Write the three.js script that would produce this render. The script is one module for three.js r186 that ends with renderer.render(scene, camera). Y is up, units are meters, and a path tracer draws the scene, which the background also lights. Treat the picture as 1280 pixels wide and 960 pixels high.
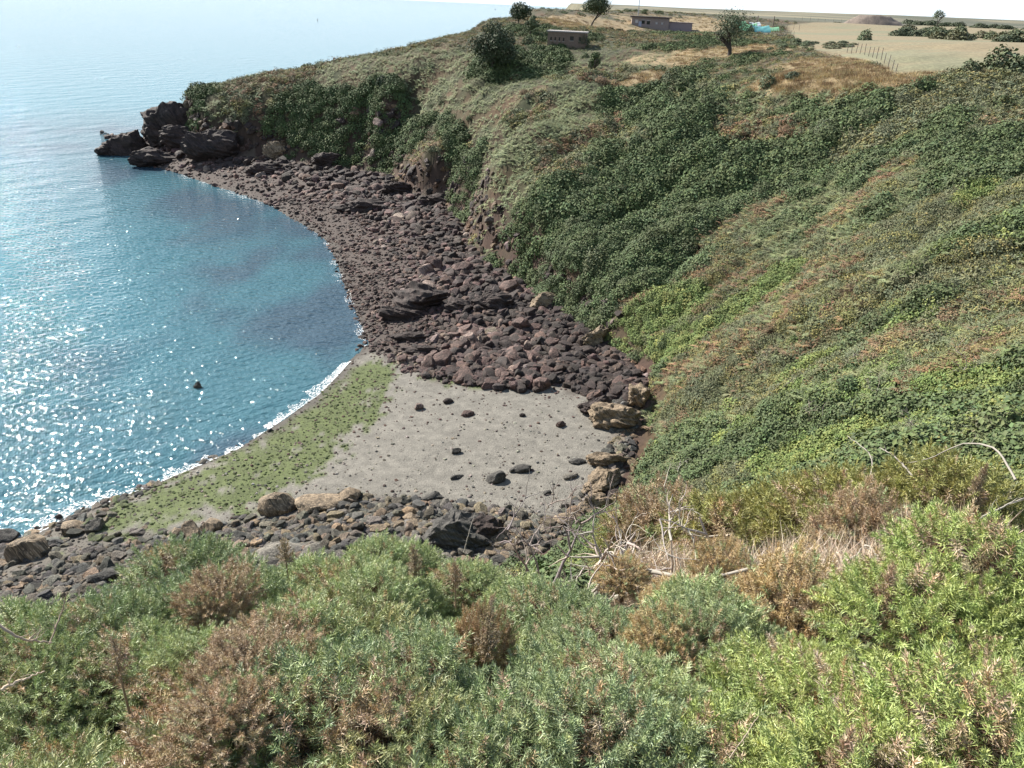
import * as THREE from 'three';
import { mergeGeometries, mergeVertices, toCreasedNormals } from 'three/addons/utils/BufferGeometryUtils.js';

// ------------------------------------------------------------------ camera, sky, sun, exposure
const EYE = 30;                                  // metres above the sea
const scene = new THREE.Scene();
const FPX = 924;                                 // focal length in photograph pixels
const camera = new THREE.PerspectiveCamera(2 * Math.atan(480 / FPX) * 180 / Math.PI, 4 / 3, 0.1, 40000);
const ROLL = 2.6 * Math.PI / 180, PITCH = Math.atan(476 * Math.cos(ROLL) / FPX);
camera.rotation.order = 'YXZ';
camera.position.set(0, EYE, 0);
camera.rotation.set(-PITCH, 0, ROLL);
camera.updateMatrixWorld(true);

const SUN_AZ = -50 * Math.PI / 180, SUN_EL = 38 * Math.PI / 180;   // azimuth from straight ahead, + to the right
const sunDir = new THREE.Vector3(Math.sin(SUN_AZ) * Math.cos(SUN_EL), Math.sin(SUN_EL), -Math.cos(SUN_AZ) * Math.cos(SUN_EL));
// clear summer sky: pale haze low down, blue overhead, the air brighter round the sun
const skyMap = (() => {
  const w = 512, h = 256, d = new Float32Array(w * h * 4), v = new THREE.Vector3();
  for (let j = 0; j < h; j++) for (let i = 0; i < w; i++) {
    const el = ((j + 0.5) / h - 0.5) * Math.PI, az = ((i + 0.5) / w - 0.5) * 2 * Math.PI;
    v.set(Math.cos(el) * Math.cos(az), Math.sin(el), Math.cos(el) * Math.sin(az));
    const t = 1 - Math.exp(-Math.max(0, el) / 0.42), g = Math.exp(-Math.acos(Math.min(1, v.dot(sunDir))) / 0.38), k = (j * w + i) * 4;
    d[k] = 0.52 + (0.048 - 0.52) * t + 0.3 * g; d[k + 1] = 0.59 + (0.1 - 0.59) * t + 0.28 * g; d[k + 2] = 0.64 + (0.2 - 0.64) * t + 0.26 * g; d[k + 3] = 1;
  }
  const t = new THREE.DataTexture(d, w, h, THREE.RGBAFormat, THREE.FloatType); t.mapping = THREE.EquirectangularReflectionMapping; t.magFilter = t.minFilter = THREE.LinearFilter; t.wrapS = THREE.RepeatWrapping; t.needsUpdate = true; return t;
})();
scene.background = skyMap;
scene.environment = skyMap;
const sun = new THREE.DirectionalLight(new THREE.Color(1, 0.955, 0.87), 5);
sun.position.copy(sunDir).multiplyScalar(300);
sun.castShadow = true;
sun.shadow.radius = 1;
sun.shadow.mapSize.set(4096, 4096);
Object.assign(sun.shadow.camera, { left: -220, right: 220, top: 220, bottom: -220, near: 1, far: 900 });
sun.shadow.camera.updateProjectionMatrix();
sun.name = 'sun';
scene.add(sun, sun.target);

const renderer = new THREE.WebGLRenderer({ antialias: true });
renderer.toneMapping = THREE.LinearToneMapping;
renderer.toneMappingExposure = 2.15;
renderer.shadowMap.enabled = true;

// ------------------------------------------------------------------ helpers
function rng(seed) { let a = seed >>> 0; return () => { a = (a + 0x6D2B79F5) | 0; let t = Math.imul(a ^ (a >>> 15), 1 | a); t = (t + Math.imul(t ^ (t >>> 7), 61 | t)) ^ t; return ((t ^ (t >>> 14)) >>> 0) / 4294967296; }; }
function hash2(i, j, s) { let h = Math.imul(i, 374761393) ^ Math.imul(j, 668265263) ^ Math.imul(s, 2147483647 ^ 0x9E3779B1); h = Math.imul(h ^ (h >>> 13), 1274126177); return ((h ^ (h >>> 16)) >>> 0) / 4294967296; }
function vnoise(x, y, s = 0) {
  const i = Math.floor(x), j = Math.floor(y); let f = x - i, g = y - j; f = f * f * (3 - 2 * f); g = g * g * (3 - 2 * g);
  const a = hash2(i, j, s), b = hash2(i + 1, j, s), c = hash2(i, j + 1, s), d = hash2(i + 1, j + 1, s);
  return (a + (b - a) * f + (c - a) * g + (a - b - c + d) * f * g) * 2 - 1;
}
function fbm(x, y, s = 0, o = 4) { let v = 0, a = 0.5, t = 0; for (let k = 0; k < o; k++) { v += a * vnoise(x, y, s + k * 17); t += a; a *= 0.5; const nx = x * 1.62 - y * 1.18; y = x * 1.18 + y * 1.62; x = nx; } return v / t; }
function noise3(x, y, z, s = 0) { return (vnoise(x + z * 0.37, y - z * 0.61, s) + vnoise(y + x * 0.43, z + x * 0.29, s + 5) + vnoise(z - y * 0.33, x + y * 0.51, s + 9)) / 1.9; }
const sstep = (a, b, x) => { const t = Math.min(1, Math.max(0, (x - a) / (b - a))); return t * t * (3 - 2 * t); };
const lerp = (a, b, t) => a + (b - a) * t;

// a photograph pixel gives a direction; the distance comes from what it touches
const _q = camera.quaternion;
function ray(px, py) { return new THREE.Vector3((px - 640) / FPX, (480 - py) / FPX, -1).applyQuaternion(_q); }
function atHeight(px, py, h) { const d = ray(px, py); const t = (h - EYE) / d.y; return [d.x * t, h, d.z * t]; }
function atDist(px, py, dist) { const d = ray(px, py); const t = dist / Math.hypot(d.x, d.z); return [d.x * t, EYE + d.y * t, d.z * t]; }
const _inv = _q.clone().invert();
function toPixel(x, y, z) { const v = new THREE.Vector3(x, y - EYE, z).applyQuaternion(_inv); return [640 + FPX * v.x / -v.z, 480 - FPX * v.y / -v.z, -v.z]; }

// ------------------------------------------------------------------ the lie of the land
const FOOT = [[196, 168], [222, 180], [250, 192], [330, 198], [400, 208], [480, 218], [500, 240], [545, 250], [572, 275], [590, 320], [640, 350], [670, 375], [700, 390], [750, 430], [795, 470], [800, 500], [785, 540], [778, 580], [745, 625], [700, 665]].map(p => atHeight(p[0], p[1], 2.5));
FOOT.push([-2, 2.5, -30.5], [-9, 2.5, -28.5], [-17, 2.2, -26.5], [-26, 1.5, -24.5], [-36, 0.4, -22]);
const SHORE = [[126, 166], [180, 203], [280, 236], [350, 262], [408, 300], [438, 370], [458, 430], [400, 492], [300, 560], [200, 603], [80, 650], [0, 690]].map(p => atHeight(p[0], p[1], 0));
SHORE.push([-40, 0, -29]);
const C = [];
for (const p of FOOT) C.push(p);
for (const p of SHORE) C.push(p);
const land = `235,122,166 262,112,167 290,104,166 340,92,165 410,79,163 480,65,162 560,45,165 600,30,182 640,20,205 690,20,232
250,155,158 300,130,156 345,122,154.5 430,128,146.5 480,112,142 495,205,131 515,165,133 535,140,135 560,112,139 500,150,140 455,165,141.5
530,190,118.5 560,220,109 600,260,89.3 620,200,98 650,150,106 700,120,115 620,110,125 680,80,136 620,80,140 540,90,146
640,310,80.5 665,300,80 690,250,84 740,200,90 800,150,100 705,340,70.7 760,300,74 820,250,80 880,200,85 950,150,92 770,390,64.6 850,330,69 920,280,73 1000,220,79 1080,160,84
830,450,57 900,400,59 980,340,62 1060,270,67 1150,200,74 1240,140,84
822,520,49 880,480,50.5 960,430,52 1040,370,55 1130,300,60 1240,220,68
805,580,43 860,560,42 940,510,42 1030,450,43.5 1120,390,46 1220,310,53 1280,270,58
780,640,36 850,620,33 930,580,33 1020,530,33 1120,470,34 1220,410,37 1280,370,41
830,690,22 930,660,21 1040,620,20 1150,570,21 1260,510,24
850,720,13 960,710,12 1100,680,11.5 1240,640,12
1000,97,97 1120,99,92 1200,94,95 1280,90,98 912,70,130 830,100,118 760,95,126 707,60,148 825,38,200 760,38,186 900,32,220 1100,52,160 1280,52,200 980,36,240 1100,32,300 1280,38,330`.split(/\s+/).map(s => s.split(',').map(Number));
for (const [a, b, c] of land) C.push(atDist(a, b, c));
for (const [a, b, c] of land.slice(0, 7)) { const p = atDist(a, b, c), k = Math.hypot(p[0], p[2]); for (const [dd, dh] of [[16, -4], [48, -99]]) C.push([p[0] * (k + dd) / k, Math.max(-4, p[1] + dh), p[2] * (k + dd) / k]); }
C.push([-8, 22, -235], [-6, -4, -290], [14, 25.5, -260], [20, 8, -330], [0, -5, -340], [30, 26, -300]);
for (const [x, d, h] of [[70, 60, 24.5], [62, 30, 24], [40, 14, 26], [22, 5, 27.6], [12, -1, 28.6], [0, 0, 28.1], [0, -10, 29.5], [-20, -12, 27], [50, -12, 30], [110, 0, 30], [100, 60, 28], [120, 130, 28], [200, 60, 30], [200, 200, 28.5],
  [0, 2, 26.9], [-5, 3, 25.5], [-1, 5, 24.9], [5, 4, 26.2], [-4, 8, 21.5], [-11, 4, 22.6], [-16, -3, 24.4], [-30, -10, 21], [-13, 13, 13.5], [-21, 17, 7], [-23, 22, 3.2], [-6, 14, 15.5], [-6, 22, 8], [4, 8, 22.6], [6, 12, 19.4], [4, 20, 11.5], [5, 27, 6.2], [-36, 4, 16], [-42, 12, 6], [-46, 17, 0.5], [10, 7.5, 24.2], [18, 10, 25],
  [-52, 24, -1], [-60, 100, -2.6], [-40, 75, -2], [-45, 50, -2], [-60, 36, -2.6], [-110, 140, -4], [-150, 200, -6], [-120, 80, -6], [-200, 100, -8], [-110, 20, -5], [-120, 205, -4], [-106, 190, -2.5], [-98, 163, -1.5], [-86, 148, -1.2], [-70, 133, -1.2], [-108, 182, -3], [-180, 300, -8], [-100, 300, -8], [-60, 0, 4], [-75, 8, -2]]) C.push([x, h, -d]);
for (const [a, b, h] of [[620, 560, 1.9], [500, 520, 1.15], [450, 600, 1.25], [300, 650, 1.35], [150, 690, 1.1], [600, 640, 2.1], [500, 350, 1.5], [550, 420, 1.8], [400, 250, 1.2], [300, 213, 1.2], [470, 280, 1.5], [720, 500, 2.1], [680, 600, 2.2]]) C.push(atHeight(a, b, h));
// multiquadric interpolation through the control points
const NC = C.length, KC = 2.2;
const phi = (dx, dz) => Math.sqrt(dx * dx + dz * dz + KC * KC);
const W = (() => {
  const n = NC + 1, A = [];
  for (let i = 0; i < NC; i++) { const r = new Float64Array(n + 1); for (let j = 0; j < NC; j++) r[j] = phi(C[i][0] - C[j][0], C[i][2] - C[j][2]); r[i] -= 0.15; r[NC] = 1; r[n] = C[i][1]; A.push(r); }
  const l = new Float64Array(n + 1); for (let j = 0; j < NC; j++) l[j] = 1; A.push(l);
  for (let i = 0; i < n; i++) { let p = i; for (let k = i + 1; k < n; k++) if (Math.abs(A[k][i]) > Math.abs(A[p][i])) p = k; [A[i], A[p]] = [A[p], A[i]]; for (let k = i + 1; k < n; k++) { const f = A[k][i] / A[i][i]; if (f) for (let j = i; j <= n; j++) A[k][j] -= f * A[i][j]; } }
  const w = new Float64Array(n); for (let i = n - 1; i >= 0; i--) { let s = A[i][n]; for (let j = i + 1; j < n; j++) s -= A[i][j] * w[j]; w[i] = s / A[i][i]; }
  return w;
})();
function baseHeight(x, z) { let h = W[NC]; for (let j = 0; j < NC; j++) { const dx = x - C[j][0], dz = z - C[j][2]; h += W[j] * Math.sqrt(dx * dx + dz * dz + KC * KC); } return h; }
function farHeight(x, z) {
  const r = Math.hypot(x, z), az = Math.atan2(x, -z) * 180 / Math.PI, edge = 3.6 + 1.2 * fbm(r / 260, 3.1, 7) - 0.6 * sstep(500, 2000, r);
  const up = sstep(edge - 0.15, edge + 0.5, az) * (1 - sstep(150, 175, az));
  const hill = 27.5 + 0.0024 * Math.min(r, 2200) + sstep(900, 2300, r) * (4 + 7 * sstep(8, 35, az)) + (fbm(x / 260, z / 260, 21) * 2.2) * sstep(350, 900, r);
  return lerp(-8, hill, up);
}
function polySDF(poly, x, z) {
  let inside = false, best = 1e9;
  for (let i = 0, j = poly.length - 1; i < poly.length; j = i++) {
    const ax = poly[j][0], az = poly[j][1], bx = poly[i][0], bz = poly[i][1];
    if ((az > z) !== (bz > z) && x < (bx - ax) * (z - az) / (bz - az) + ax) inside = !inside;
    const ex = bx - ax, ez = bz - az, t = Math.max(0, Math.min(1, ((x - ax) * ex + (z - az) * ez) / (ex * ex + ez * ez)));
    const d = (x - ax - ex * t) ** 2 + (z - az - ez * t) ** 2; if (d < best) best = d;
  }
  return inside ? -Math.sqrt(best) : Math.sqrt(best);
}
const BEACH = [...FOOT.map(p => [p[0], p[2]]), [-44, -22], [-46, -28], ...SHORE.slice().reverse().map(p => [p[0], p[2]])];
const beachSDF = (x, z) => polySDF(BEACH, x, z);
function lineDist(line, x, z) {
  let best = 1e9;
  for (let i = 0; i + 1 < line.length; i++) { const ax = line[i][0], az = line[i][2], ex = line[i + 1][0] - ax, ez = line[i + 1][2] - az, t = Math.max(0, Math.min(1, ((x - ax) * ex + (z - az) * ez) / (ex * ex + ez * ez))); best = Math.min(best, (x - ax - ex * t) ** 2 + (z - az - ez * t) ** 2); }
  return Math.sqrt(best);
}
const footLen = [0]; for (let i = 1; i < FOOT.length; i++) footLen.push(footLen[i - 1] + Math.hypot(FOOT[i][0] - FOOT[i - 1][0], FOOT[i][2] - FOOT[i - 1][2]));
function alongFoot(x, z) {                       // how far along the cliff foot the nearest point lies
  let best = 1e9, s = 0;
  for (let i = 0; i + 1 < FOOT.length; i++) { const ax = FOOT[i][0], az = FOOT[i][2], ex = FOOT[i + 1][0] - ax, ez = FOOT[i + 1][2] - az, t = Math.max(0, Math.min(1, ((x - ax) * ex + (z - az) * ez) / (ex * ex + ez * ez))), d = (x - ax - ex * t) ** 2 + (z - az - ez * t) ** 2; if (d < best) { best = d; s = lerp(footLen[i], footLen[i + 1], t); } }
  return s;
}
function height(x, z, bs) {
  const r = Math.hypot(x, z);
  let h = r < 420 ? baseHeight(x, z) : 0;
  if (r > 260) { const t = sstep(260, 420, r); h = t < 1 ? lerp(h, farHeight(x, z), t) : farHeight(x, z); }
  if (r < 420) {
    if (bs === undefined) bs = beachSDF(x, z);
    if (bs < 0 || (bs < 16 && h < 7)) { const ds = lineDist(SHORE, x, z), df = lineDist(FOOT, x, z); if (bs < 0) h = 2.5 * Math.pow(ds / (ds + df + 1e-6), 0.85); else if (ds < df - 1) h = Math.min(h, -0.06 * ds); }
    if (bs >= 0 && bs < 4 && h > 1) { const e = bs + 0.3 * fbm(x / 1.6, z / 1.6, 14, 3); h = lerp(Math.min(h, 2.4), h, sstep(0, 3.2, e)); }
    if (x < -79 && z < -140 && h > 0.4) h = lerp(h, 0.4 + 0.1 * Math.min(h, 6), sstep(-79, -83, x));
    if (bs < 0) { h += (fbm(x / 5, z / 5, 3) * 0.16 + fbm(x / 1.2, z / 1.2, 5, 2) * 0.05) * sstep(-0.6, 0.4, h); }
    else if (h > 0.5) { const calm = 1 - 0.75 * sstep(138, 158, r), s = sstep(0, 6, bs) * sstep(3, 14, r) * calm, fold = r > 12 && h < 25 ? fbm(alongFoot(x, z) / 7 + 0.5 * fbm(x / 9, z / 9, 15, 2), bs / 34, 16, 3) : 0; h += 2.6 * calm * fold * sstep(0.5, 7, bs) * sstep(45, 14, bs) * sstep(10, 24, r) * sstep(24, 18, h);
      h += s * (fbm(x / 13, z / 13, 11) * 2.3 + fbm(x / 4, z / 4, 12, 3) * 0.85) * (1 - 0.75 * sstep(19, 25, h) * sstep(60, 90, r)); }
  }
  return h;
}

// ------------------------------------------------------------------ naming
const used = {};
function numbered(name) { const n = used[name] = (used[name] ?? -1) + 1; return n ? `${name}_${String(n).padStart(3, '0')}` : name; }
function tag(o, label, category, group, kind) { if (label) o.userData.label = label; if (category) o.userData.category = category; if (group) o.userData.group = group; if (kind) o.userData.kind = kind; return o; }
function put(o, name, parent = scene) { o.name = parent === scene ? numbered(name) : name; o.castShadow = o.receiveShadow = true; parent.add(o); return o; }
function mesh(name, geo, mat, parent = scene) { return put(new THREE.Mesh(geo, mat), name, parent); }
function thing(name, [x, y, z], turn, label, category, group) { const g = put(new THREE.Group(), name); g.position.set(x, y, z); g.rotation.y = turn; return tag(g, label, category, group); }
function ground(px, py, from = 3) {              // where the sight line through a pixel meets the land
  const d = ray(px, py), k = 1 / Math.hypot(d.x, d.z); let r = from, lo = from;
  for (; r < 2500; r *= 1.01) { if (EYE + d.y * k * r < height(d.x * k * r, d.z * k * r)) break; lo = r; }
  let hi = r; for (let i = 0; i < 18; i++) { const m = (lo + hi) / 2; if (EYE + d.y * k * m < height(d.x * k * m, d.z * k * m)) hi = m; else lo = m; }
  const x = d.x * k * hi, z = d.z * k * hi; return [x, height(x, z), z];
}
// the nearest landmark gives a repeat its place in words
function beside(x, z, marks) { let best = 1e9, w = ''; for (const [px, py, from, words] of marks) { const p = beside.at[words] ??= ground(px, py, from), d = (p[0] - x) ** 2 + (p[2] - z) ** 2; if (d < best) { best = d; w = words; } } return w; }
beside.at = {};
// textures: grain only
function grainTexture(n, f, srgb = true, rep = 1) {
  const c = new Uint8Array(n * n * 4);
  for (let j = 0; j < n; j++) for (let i = 0; i < n; i++) { const v = f(i, j); for (let k = 0; k < 3; k++) c[(j * n + i) * 4 + k] = Math.max(0, Math.min(255, (Array.isArray(v) ? v[k] : v) * 255)); c[(j * n + i) * 4 + 3] = 255; }
  const t = new THREE.DataTexture(c, n, n); t.wrapS = t.wrapT = THREE.RepeatWrapping; t.magFilter = THREE.LinearFilter; t.minFilter = THREE.LinearMipmapLinearFilter; t.generateMipmaps = true; if (srgb) t.colorSpace = THREE.SRGBColorSpace; t.repeat.set(rep, rep); t.needsUpdate = true; return t;
}
function tileNoise(u, v, f, s) { const w = (a, b) => hash2(((a % f) + f) % f, ((b % f) + f) % f, s); const x = u * f, y = v * f, i = Math.floor(x), j = Math.floor(y); let p = x - i, q = y - j; p = p * p * (3 - 2 * p); q = q * q * (3 - 2 * q); const a = w(i, j), b = w(i + 1, j), c = w(i, j + 1), d = w(i + 1, j + 1); return a + (b - a) * p + (c - a) * q + (a - b - c + d) * p * q; }

// ------------------------------------------------------------------ what grows or lies where (in metres on the ground)
function strip(a, b, r) { const p = ground(...a), q = ground(...b); return [p[0], p[2], q[0], q[2], r]; }
function inStrips(list, x, z) { let best = -9; for (const [ax, az, bx, bz, r] of list) { const ex = bx - ax, ez = bz - az, l = ex * ex + ez * ez, t = l ? Math.max(0, Math.min(1, ((x - ax) * ex + (z - az) * ez) / l)) : 0; const d = 1 - Math.hypot(x - ax - ex * t, z - az - ez * t) / r; if (d > best) best = d; } return best; }
const DARK = [[[640, 310], [700, 370], 5], [[730, 330], [1000, 185], 6], [[690, 260], [800, 220], 5], [[560, 150], [590, 240], 3], [[470, 110], [520, 170], 5], [[780, 130], [860, 150], 5], [[1010, 175], [1100, 150], 4], [[740, 370], [850, 330], 4], [[380, 130], [440, 140], 7], [[600, 90], [700, 70], 9], [[730, 430], [800, 480], 2.5], [[800, 590], [840, 570], 1.6], [[1070, 430], [1150, 380], 1.7], [[1250, 190], [1280, 170], 3]].map(a => strip(...a));
const BROWN = [[[900, 155], [1010, 168], 3], [[860, 330], [950, 260], 2.6], [[930, 450], [1010, 360], 1.8], [[705, 185], [770, 160], 2.5], [[780, 130], [765, 165], 2.5], [[650, 125], [680, 128], 3], [[725, 100], [745, 97], 3], [[820, 480], [900, 440], 1.4], [[1050, 270], [1130, 200], 1.8], [[320, 105], [370, 95], 7], [[520, 190], [545, 200], 5], [[1080, 320], [1040, 350], 1.2], [[1150, 470], [1230, 440], 1.2], [[860, 520], [830, 550], 0.9]].map(a => strip(...a));
const PALE = [[[540, 90], [640, 120], 9], [[690, 160], [730, 150], 4], [[420, 95], [540, 75], 8], [[600, 130], [720, 110], 7], [[620, 190], [640, 250], 4], [[720, 70], [820, 75], 9]].map(a => strip(...a));
const HEATH = [[[960, 500], [1200, 340], 2.4], [[1080, 170], [1280, 105], 5], [[860, 500], [960, 420], 1.6], [[1180, 300], [1280, 240], 3], [[830, 640], [900, 600], 1.8], [[1060, 350], [1180, 250], 2.2]].map(a => strip(...a));
const IVY = [[[975, 580], [1070, 545], 1.6], [[920, 540], [1000, 480], 1.4], [[1000, 470], [1150, 385], 1.6], [[770, 420], [850, 385], 2.5], [[900, 400], [980, 350], 2.2], [[1060, 560], [1180, 520], 1.4], [[820, 440], [880, 420], 2], [[1200, 250], [1230, 240], 1.6], [[1180, 480], [1270, 480], 1.3]].map(a => strip(...a));
const DRY = [[[850, 75], [940, 62], 8], [[985, 92], [1110, 93], 5], [[790, 105], [820, 95], 3], [[700, 28], [760, 30], 8], [[1080, 75], [1030, 78], 6], [[830, 32], [920, 30], 13]].map(a => strip(...a));
const FIELD = [ground(1120, 93), ground(1060, 72), ground(1000, 60), ground(985, 32), ground(1280, 34), [420, 0, -330], [300, 0, -60], ground(1275, 82)].map(p => [p[0], p[2]]);
const fieldSDF = (x, z) => polySDF(FIELD, x, z);
const SANDLINE = [[500, 445], [555, 475], [640, 488], [700, 490], [745, 515], [770, 545], [760, 585], [735, 625], [690, 660], [640, 655], [560, 635], [480, 625], [430, 615], [370, 640], [300, 655], [115, 660], [165, 598], [265, 545], [362, 480], [428, 420], [472, 428]].map(p => { const q = atHeight(p[0], p[1], 1.5); return [q[0], q[2]]; });
const sandSDF = (x, z) => polySDF(SANDLINE, x, z);
const ALGAE = [[[180, 640], [330, 580], 3.6], [[330, 570], [420, 520], 3.6], [[420, 510], [470, 465], 2.8], [[300, 620], [380, 570], 2.4], [[540, 470], [600, 475], 1.2]].map(a => strip(...a));

// ------------------------------------------------------------------ ground
const terrain = (() => {
  const azs = []; for (let a = -180; a < -60; a += 3) azs.push(a); for (let a = -60; a < -42; a += 0.6) azs.push(a); for (let a = -42; a < 44; a += 0.22) azs.push(a); for (let a = 44; a < 75; a += 0.6) azs.push(a); for (let a = 75; a < 180; a += 3) azs.push(a);
  const rings = [0]; for (let r = 0.5; r < 6000; r *= r < 250 ? 1.0125 : 1.02) rings.push(r);
  const NA = azs.length, P = new Float32Array(rings.length * NA * 3), K = new Float32Array(P.length), U = new Float32Array(rings.length * NA * 2), B = new Float32Array(rings.length * NA);
  const near = [0.055, 0.062, 0.024], brown = [0.12, 0.07, 0.035], rock = [0.09, 0.052, 0.038], field = [0.31, 0.245, 0.14], sand = [0.285, 0.268, 0.235], far = [0.16, 0.15, 0.1], wet = [0.12, 0.105, 0.09], algae = [0.125, 0.17, 0.036], dry = [0.42, 0.31, 0.17], path = [0.25, 0.2, 0.15];
  const mix = (c, d, t) => [lerp(c[0], d[0], t), lerp(c[1], d[1], t), lerp(c[2], d[2], t)];
  for (let i = 0; i < rings.length; i++) for (let j = 0; j < NA; j++) {
    const n = i * NA + j, a = azs[j] * Math.PI / 180, r = rings[i], x = Math.sin(a) * r, z = -Math.cos(a) * r;
    const bs = r < 420 ? beachSDF(x, z) : 99, h = height(x, z, bs); B[n] = bs;
    P.set([x, h, z], n * 3); U.set([x / 6, z / 6], n * 2);
    let c;
    if (bs < 0.4) {
      const s = sandSDF(x, z) + fbm(x / 1.5, z / 1.5, 31, 3) * 1.1, g = inStrips(ALGAE, x, z) + fbm(x / 0.9, z / 0.9, 33, 4) * 1.25;
      c = mix(mix(sand, mix([0.19, 0.17, 0.145], [0.11, 0.08, 0.068], sstep(48, 54, -z)), sstep(-0.6, 0.8, s)), algae, sstep(-0.1, 0.4, g) * 0.9);
      c = mix(c, wet, sstep(0.3, 0.02, h));
      if (bs > -2 && h > 1.6) c = mix(c, [0.26, 0.2, 0.14], sstep(-1.6, 0, bs) * 0.6);
    } else {
      const t = fbm(x / 3, z / 3, 41, 4);
      c = mix(near, brown, sstep(-0.4, 0.7, t));
      const e = 0.8, sl = Math.hypot(baseHeight(x + e, z) - baseHeight(x - e, z), baseHeight(x, z + e) - baseHeight(x, z - e)) / (2 * e);
      if (r < 420) { c = mix(c, rock, Math.max(sstep(0.9, 1.6, sl) * 0.9, sstep(3, 0.5, bs + t * 2))); c = mix(c, dry, sstep(-0.1, 0.25, inStrips(DRY, x, z) + t * 0.5) * (0.75 + 0.25 * t)); }
      const f = r < 520 ? fieldSDF(x, z) : 99; if (f < 1) c = mix(c, mix(field, [0.25, 0.24, 0.14], sstep(-0.1, 0.5, fbm(x / 22, z / 9, 45))), sstep(0.8, -0.8, f + t));
      if (r > 250) { const q = fbm(x / 90, z / 160, 51); c = mix(c, mix(far, q > 0 ? [0.3, 0.26, 0.16] : [0.09, 0.1, 0.06], Math.min(1, Math.abs(q) * 2)), sstep(250, 380, r) * (f < 1 ? 0 : 1)); }
      if (h < 0.6) c = mix(c, [0.1, 0.085, 0.07], sstep(0.6, 0, h));
    }
    K.set(c, n * 3);
  }
  const land = [], beach = [], sea = [];
  for (let i = 0; i + 1 < rings.length; i++) for (let j = 0; j < NA; j++) {
    const j2 = (j + 1) % NA, a = i * NA + j, b = i * NA + j2, c = a + NA, d = b + NA, hi = Math.max(P[a * 3 + 1], P[b * 3 + 1], P[c * 3 + 1], P[d * 3 + 1]);
    if (hi < -0.9 && rings[i] > 400) continue;
    const list = B[a] < 0.2 ? beach : hi < 0 ? sea : land;
    if (i) list.push(a, b, d, a, d, c); else list.push(a, d, c);
  }
  const full = new THREE.BufferGeometry(); full.setAttribute('position', new THREE.BufferAttribute(P, 3)); full.setIndex([...land.slice(0, 3)]);
  const all = new Uint32Array(land.length + beach.length + sea.length); all.set(land); all.set(beach, land.length); all.set(sea, land.length + beach.length);
  full.setIndex(new THREE.BufferAttribute(all, 1)); full.computeVertexNormals();
  const N = full.attributes.normal.array;
  function sub(list) {
    const map = new Map(), p = [], k = [], u = [], nn = [], id = new Uint32Array(list.length);
    for (let i = 0; i < list.length; i++) { let v = map.get(list[i]); if (v === undefined) { v = map.size; map.set(list[i], v); const o = list[i]; p.push(P[o * 3], P[o * 3 + 1], P[o * 3 + 2]); k.push(K[o * 3], K[o * 3 + 1], K[o * 3 + 2]); nn.push(N[o * 3], N[o * 3 + 1], N[o * 3 + 2]); u.push(U[o * 2], U[o * 2 + 1]); } id[i] = v; }
    const g = new THREE.BufferGeometry(); g.setAttribute('position', new THREE.Float32BufferAttribute(p, 3)); g.setAttribute('normal', new THREE.Float32BufferAttribute(nn, 3)); g.setAttribute('color', new THREE.Float32BufferAttribute(k, 3)); g.setAttribute('uv', new THREE.Float32BufferAttribute(u, 2)); g.setIndex(new THREE.BufferAttribute(id, 1)); return g;
  }
  return { land: sub(land), beach: sub(beach), sea: sub(sea) };
})();
const soilMap = grainTexture(512, (i, j) => { const u = i / 512, v = j / 512; return 0.62 + 0.38 * (0.4 * tileNoise(u, v, 24, 1) + 0.35 * tileNoise(u, v, 90, 2) + 0.35 * tileNoise(u, v, 256, 3)); });
const sandMap = grainTexture(1024, (i, j) => { const u = i / 1024, v = j / 1024; const p = tileNoise(u, v, 128, 6), q = tileNoise(u, v, 300, 7), w = hash2(i >> 2, j >> 2, 9); let t = 0.7 + 0.16 * (p - 0.5) + 0.2 * (q - 0.5) + 0.14 * tileNoise(u, v, 14, 8); if (w > 0.985) t += 0.3; if (w < 0.03) t -= 0.25; return [t, t * 0.99, t * 0.975]; });
const sandBump = grainTexture(1024, (i, j) => { const u = i / 1024, v = j / 1024; return 0.5 * tileNoise(u, v, 160, 61) + 0.3 * tileNoise(u, v, 60, 62) + 0.2 * tileNoise(u, v, 400, 63); }, false);
const landMat = new THREE.MeshStandardMaterial({ vertexColors: true, map: soilMap, roughness: 1 });
const beachMat = new THREE.MeshStandardMaterial({ vertexColors: true, map: sandMap, bumpMap: sandBump, bumpScale: 0.05, roughness: 0.9 });
mesh('hillside', terrain.land, landMat).userData = { kind: 'structure', label: 'green and brown cliff slopes and plateau round the cove' };
mesh('beach', terrain.beach, beachMat).userData = { kind: 'structure', label: 'grey sand and shingle beach in the cove' };
mesh('seabed', terrain.sea, landMat).userData = { kind: 'structure', label: 'sea floor beneath the bay water' };

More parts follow.
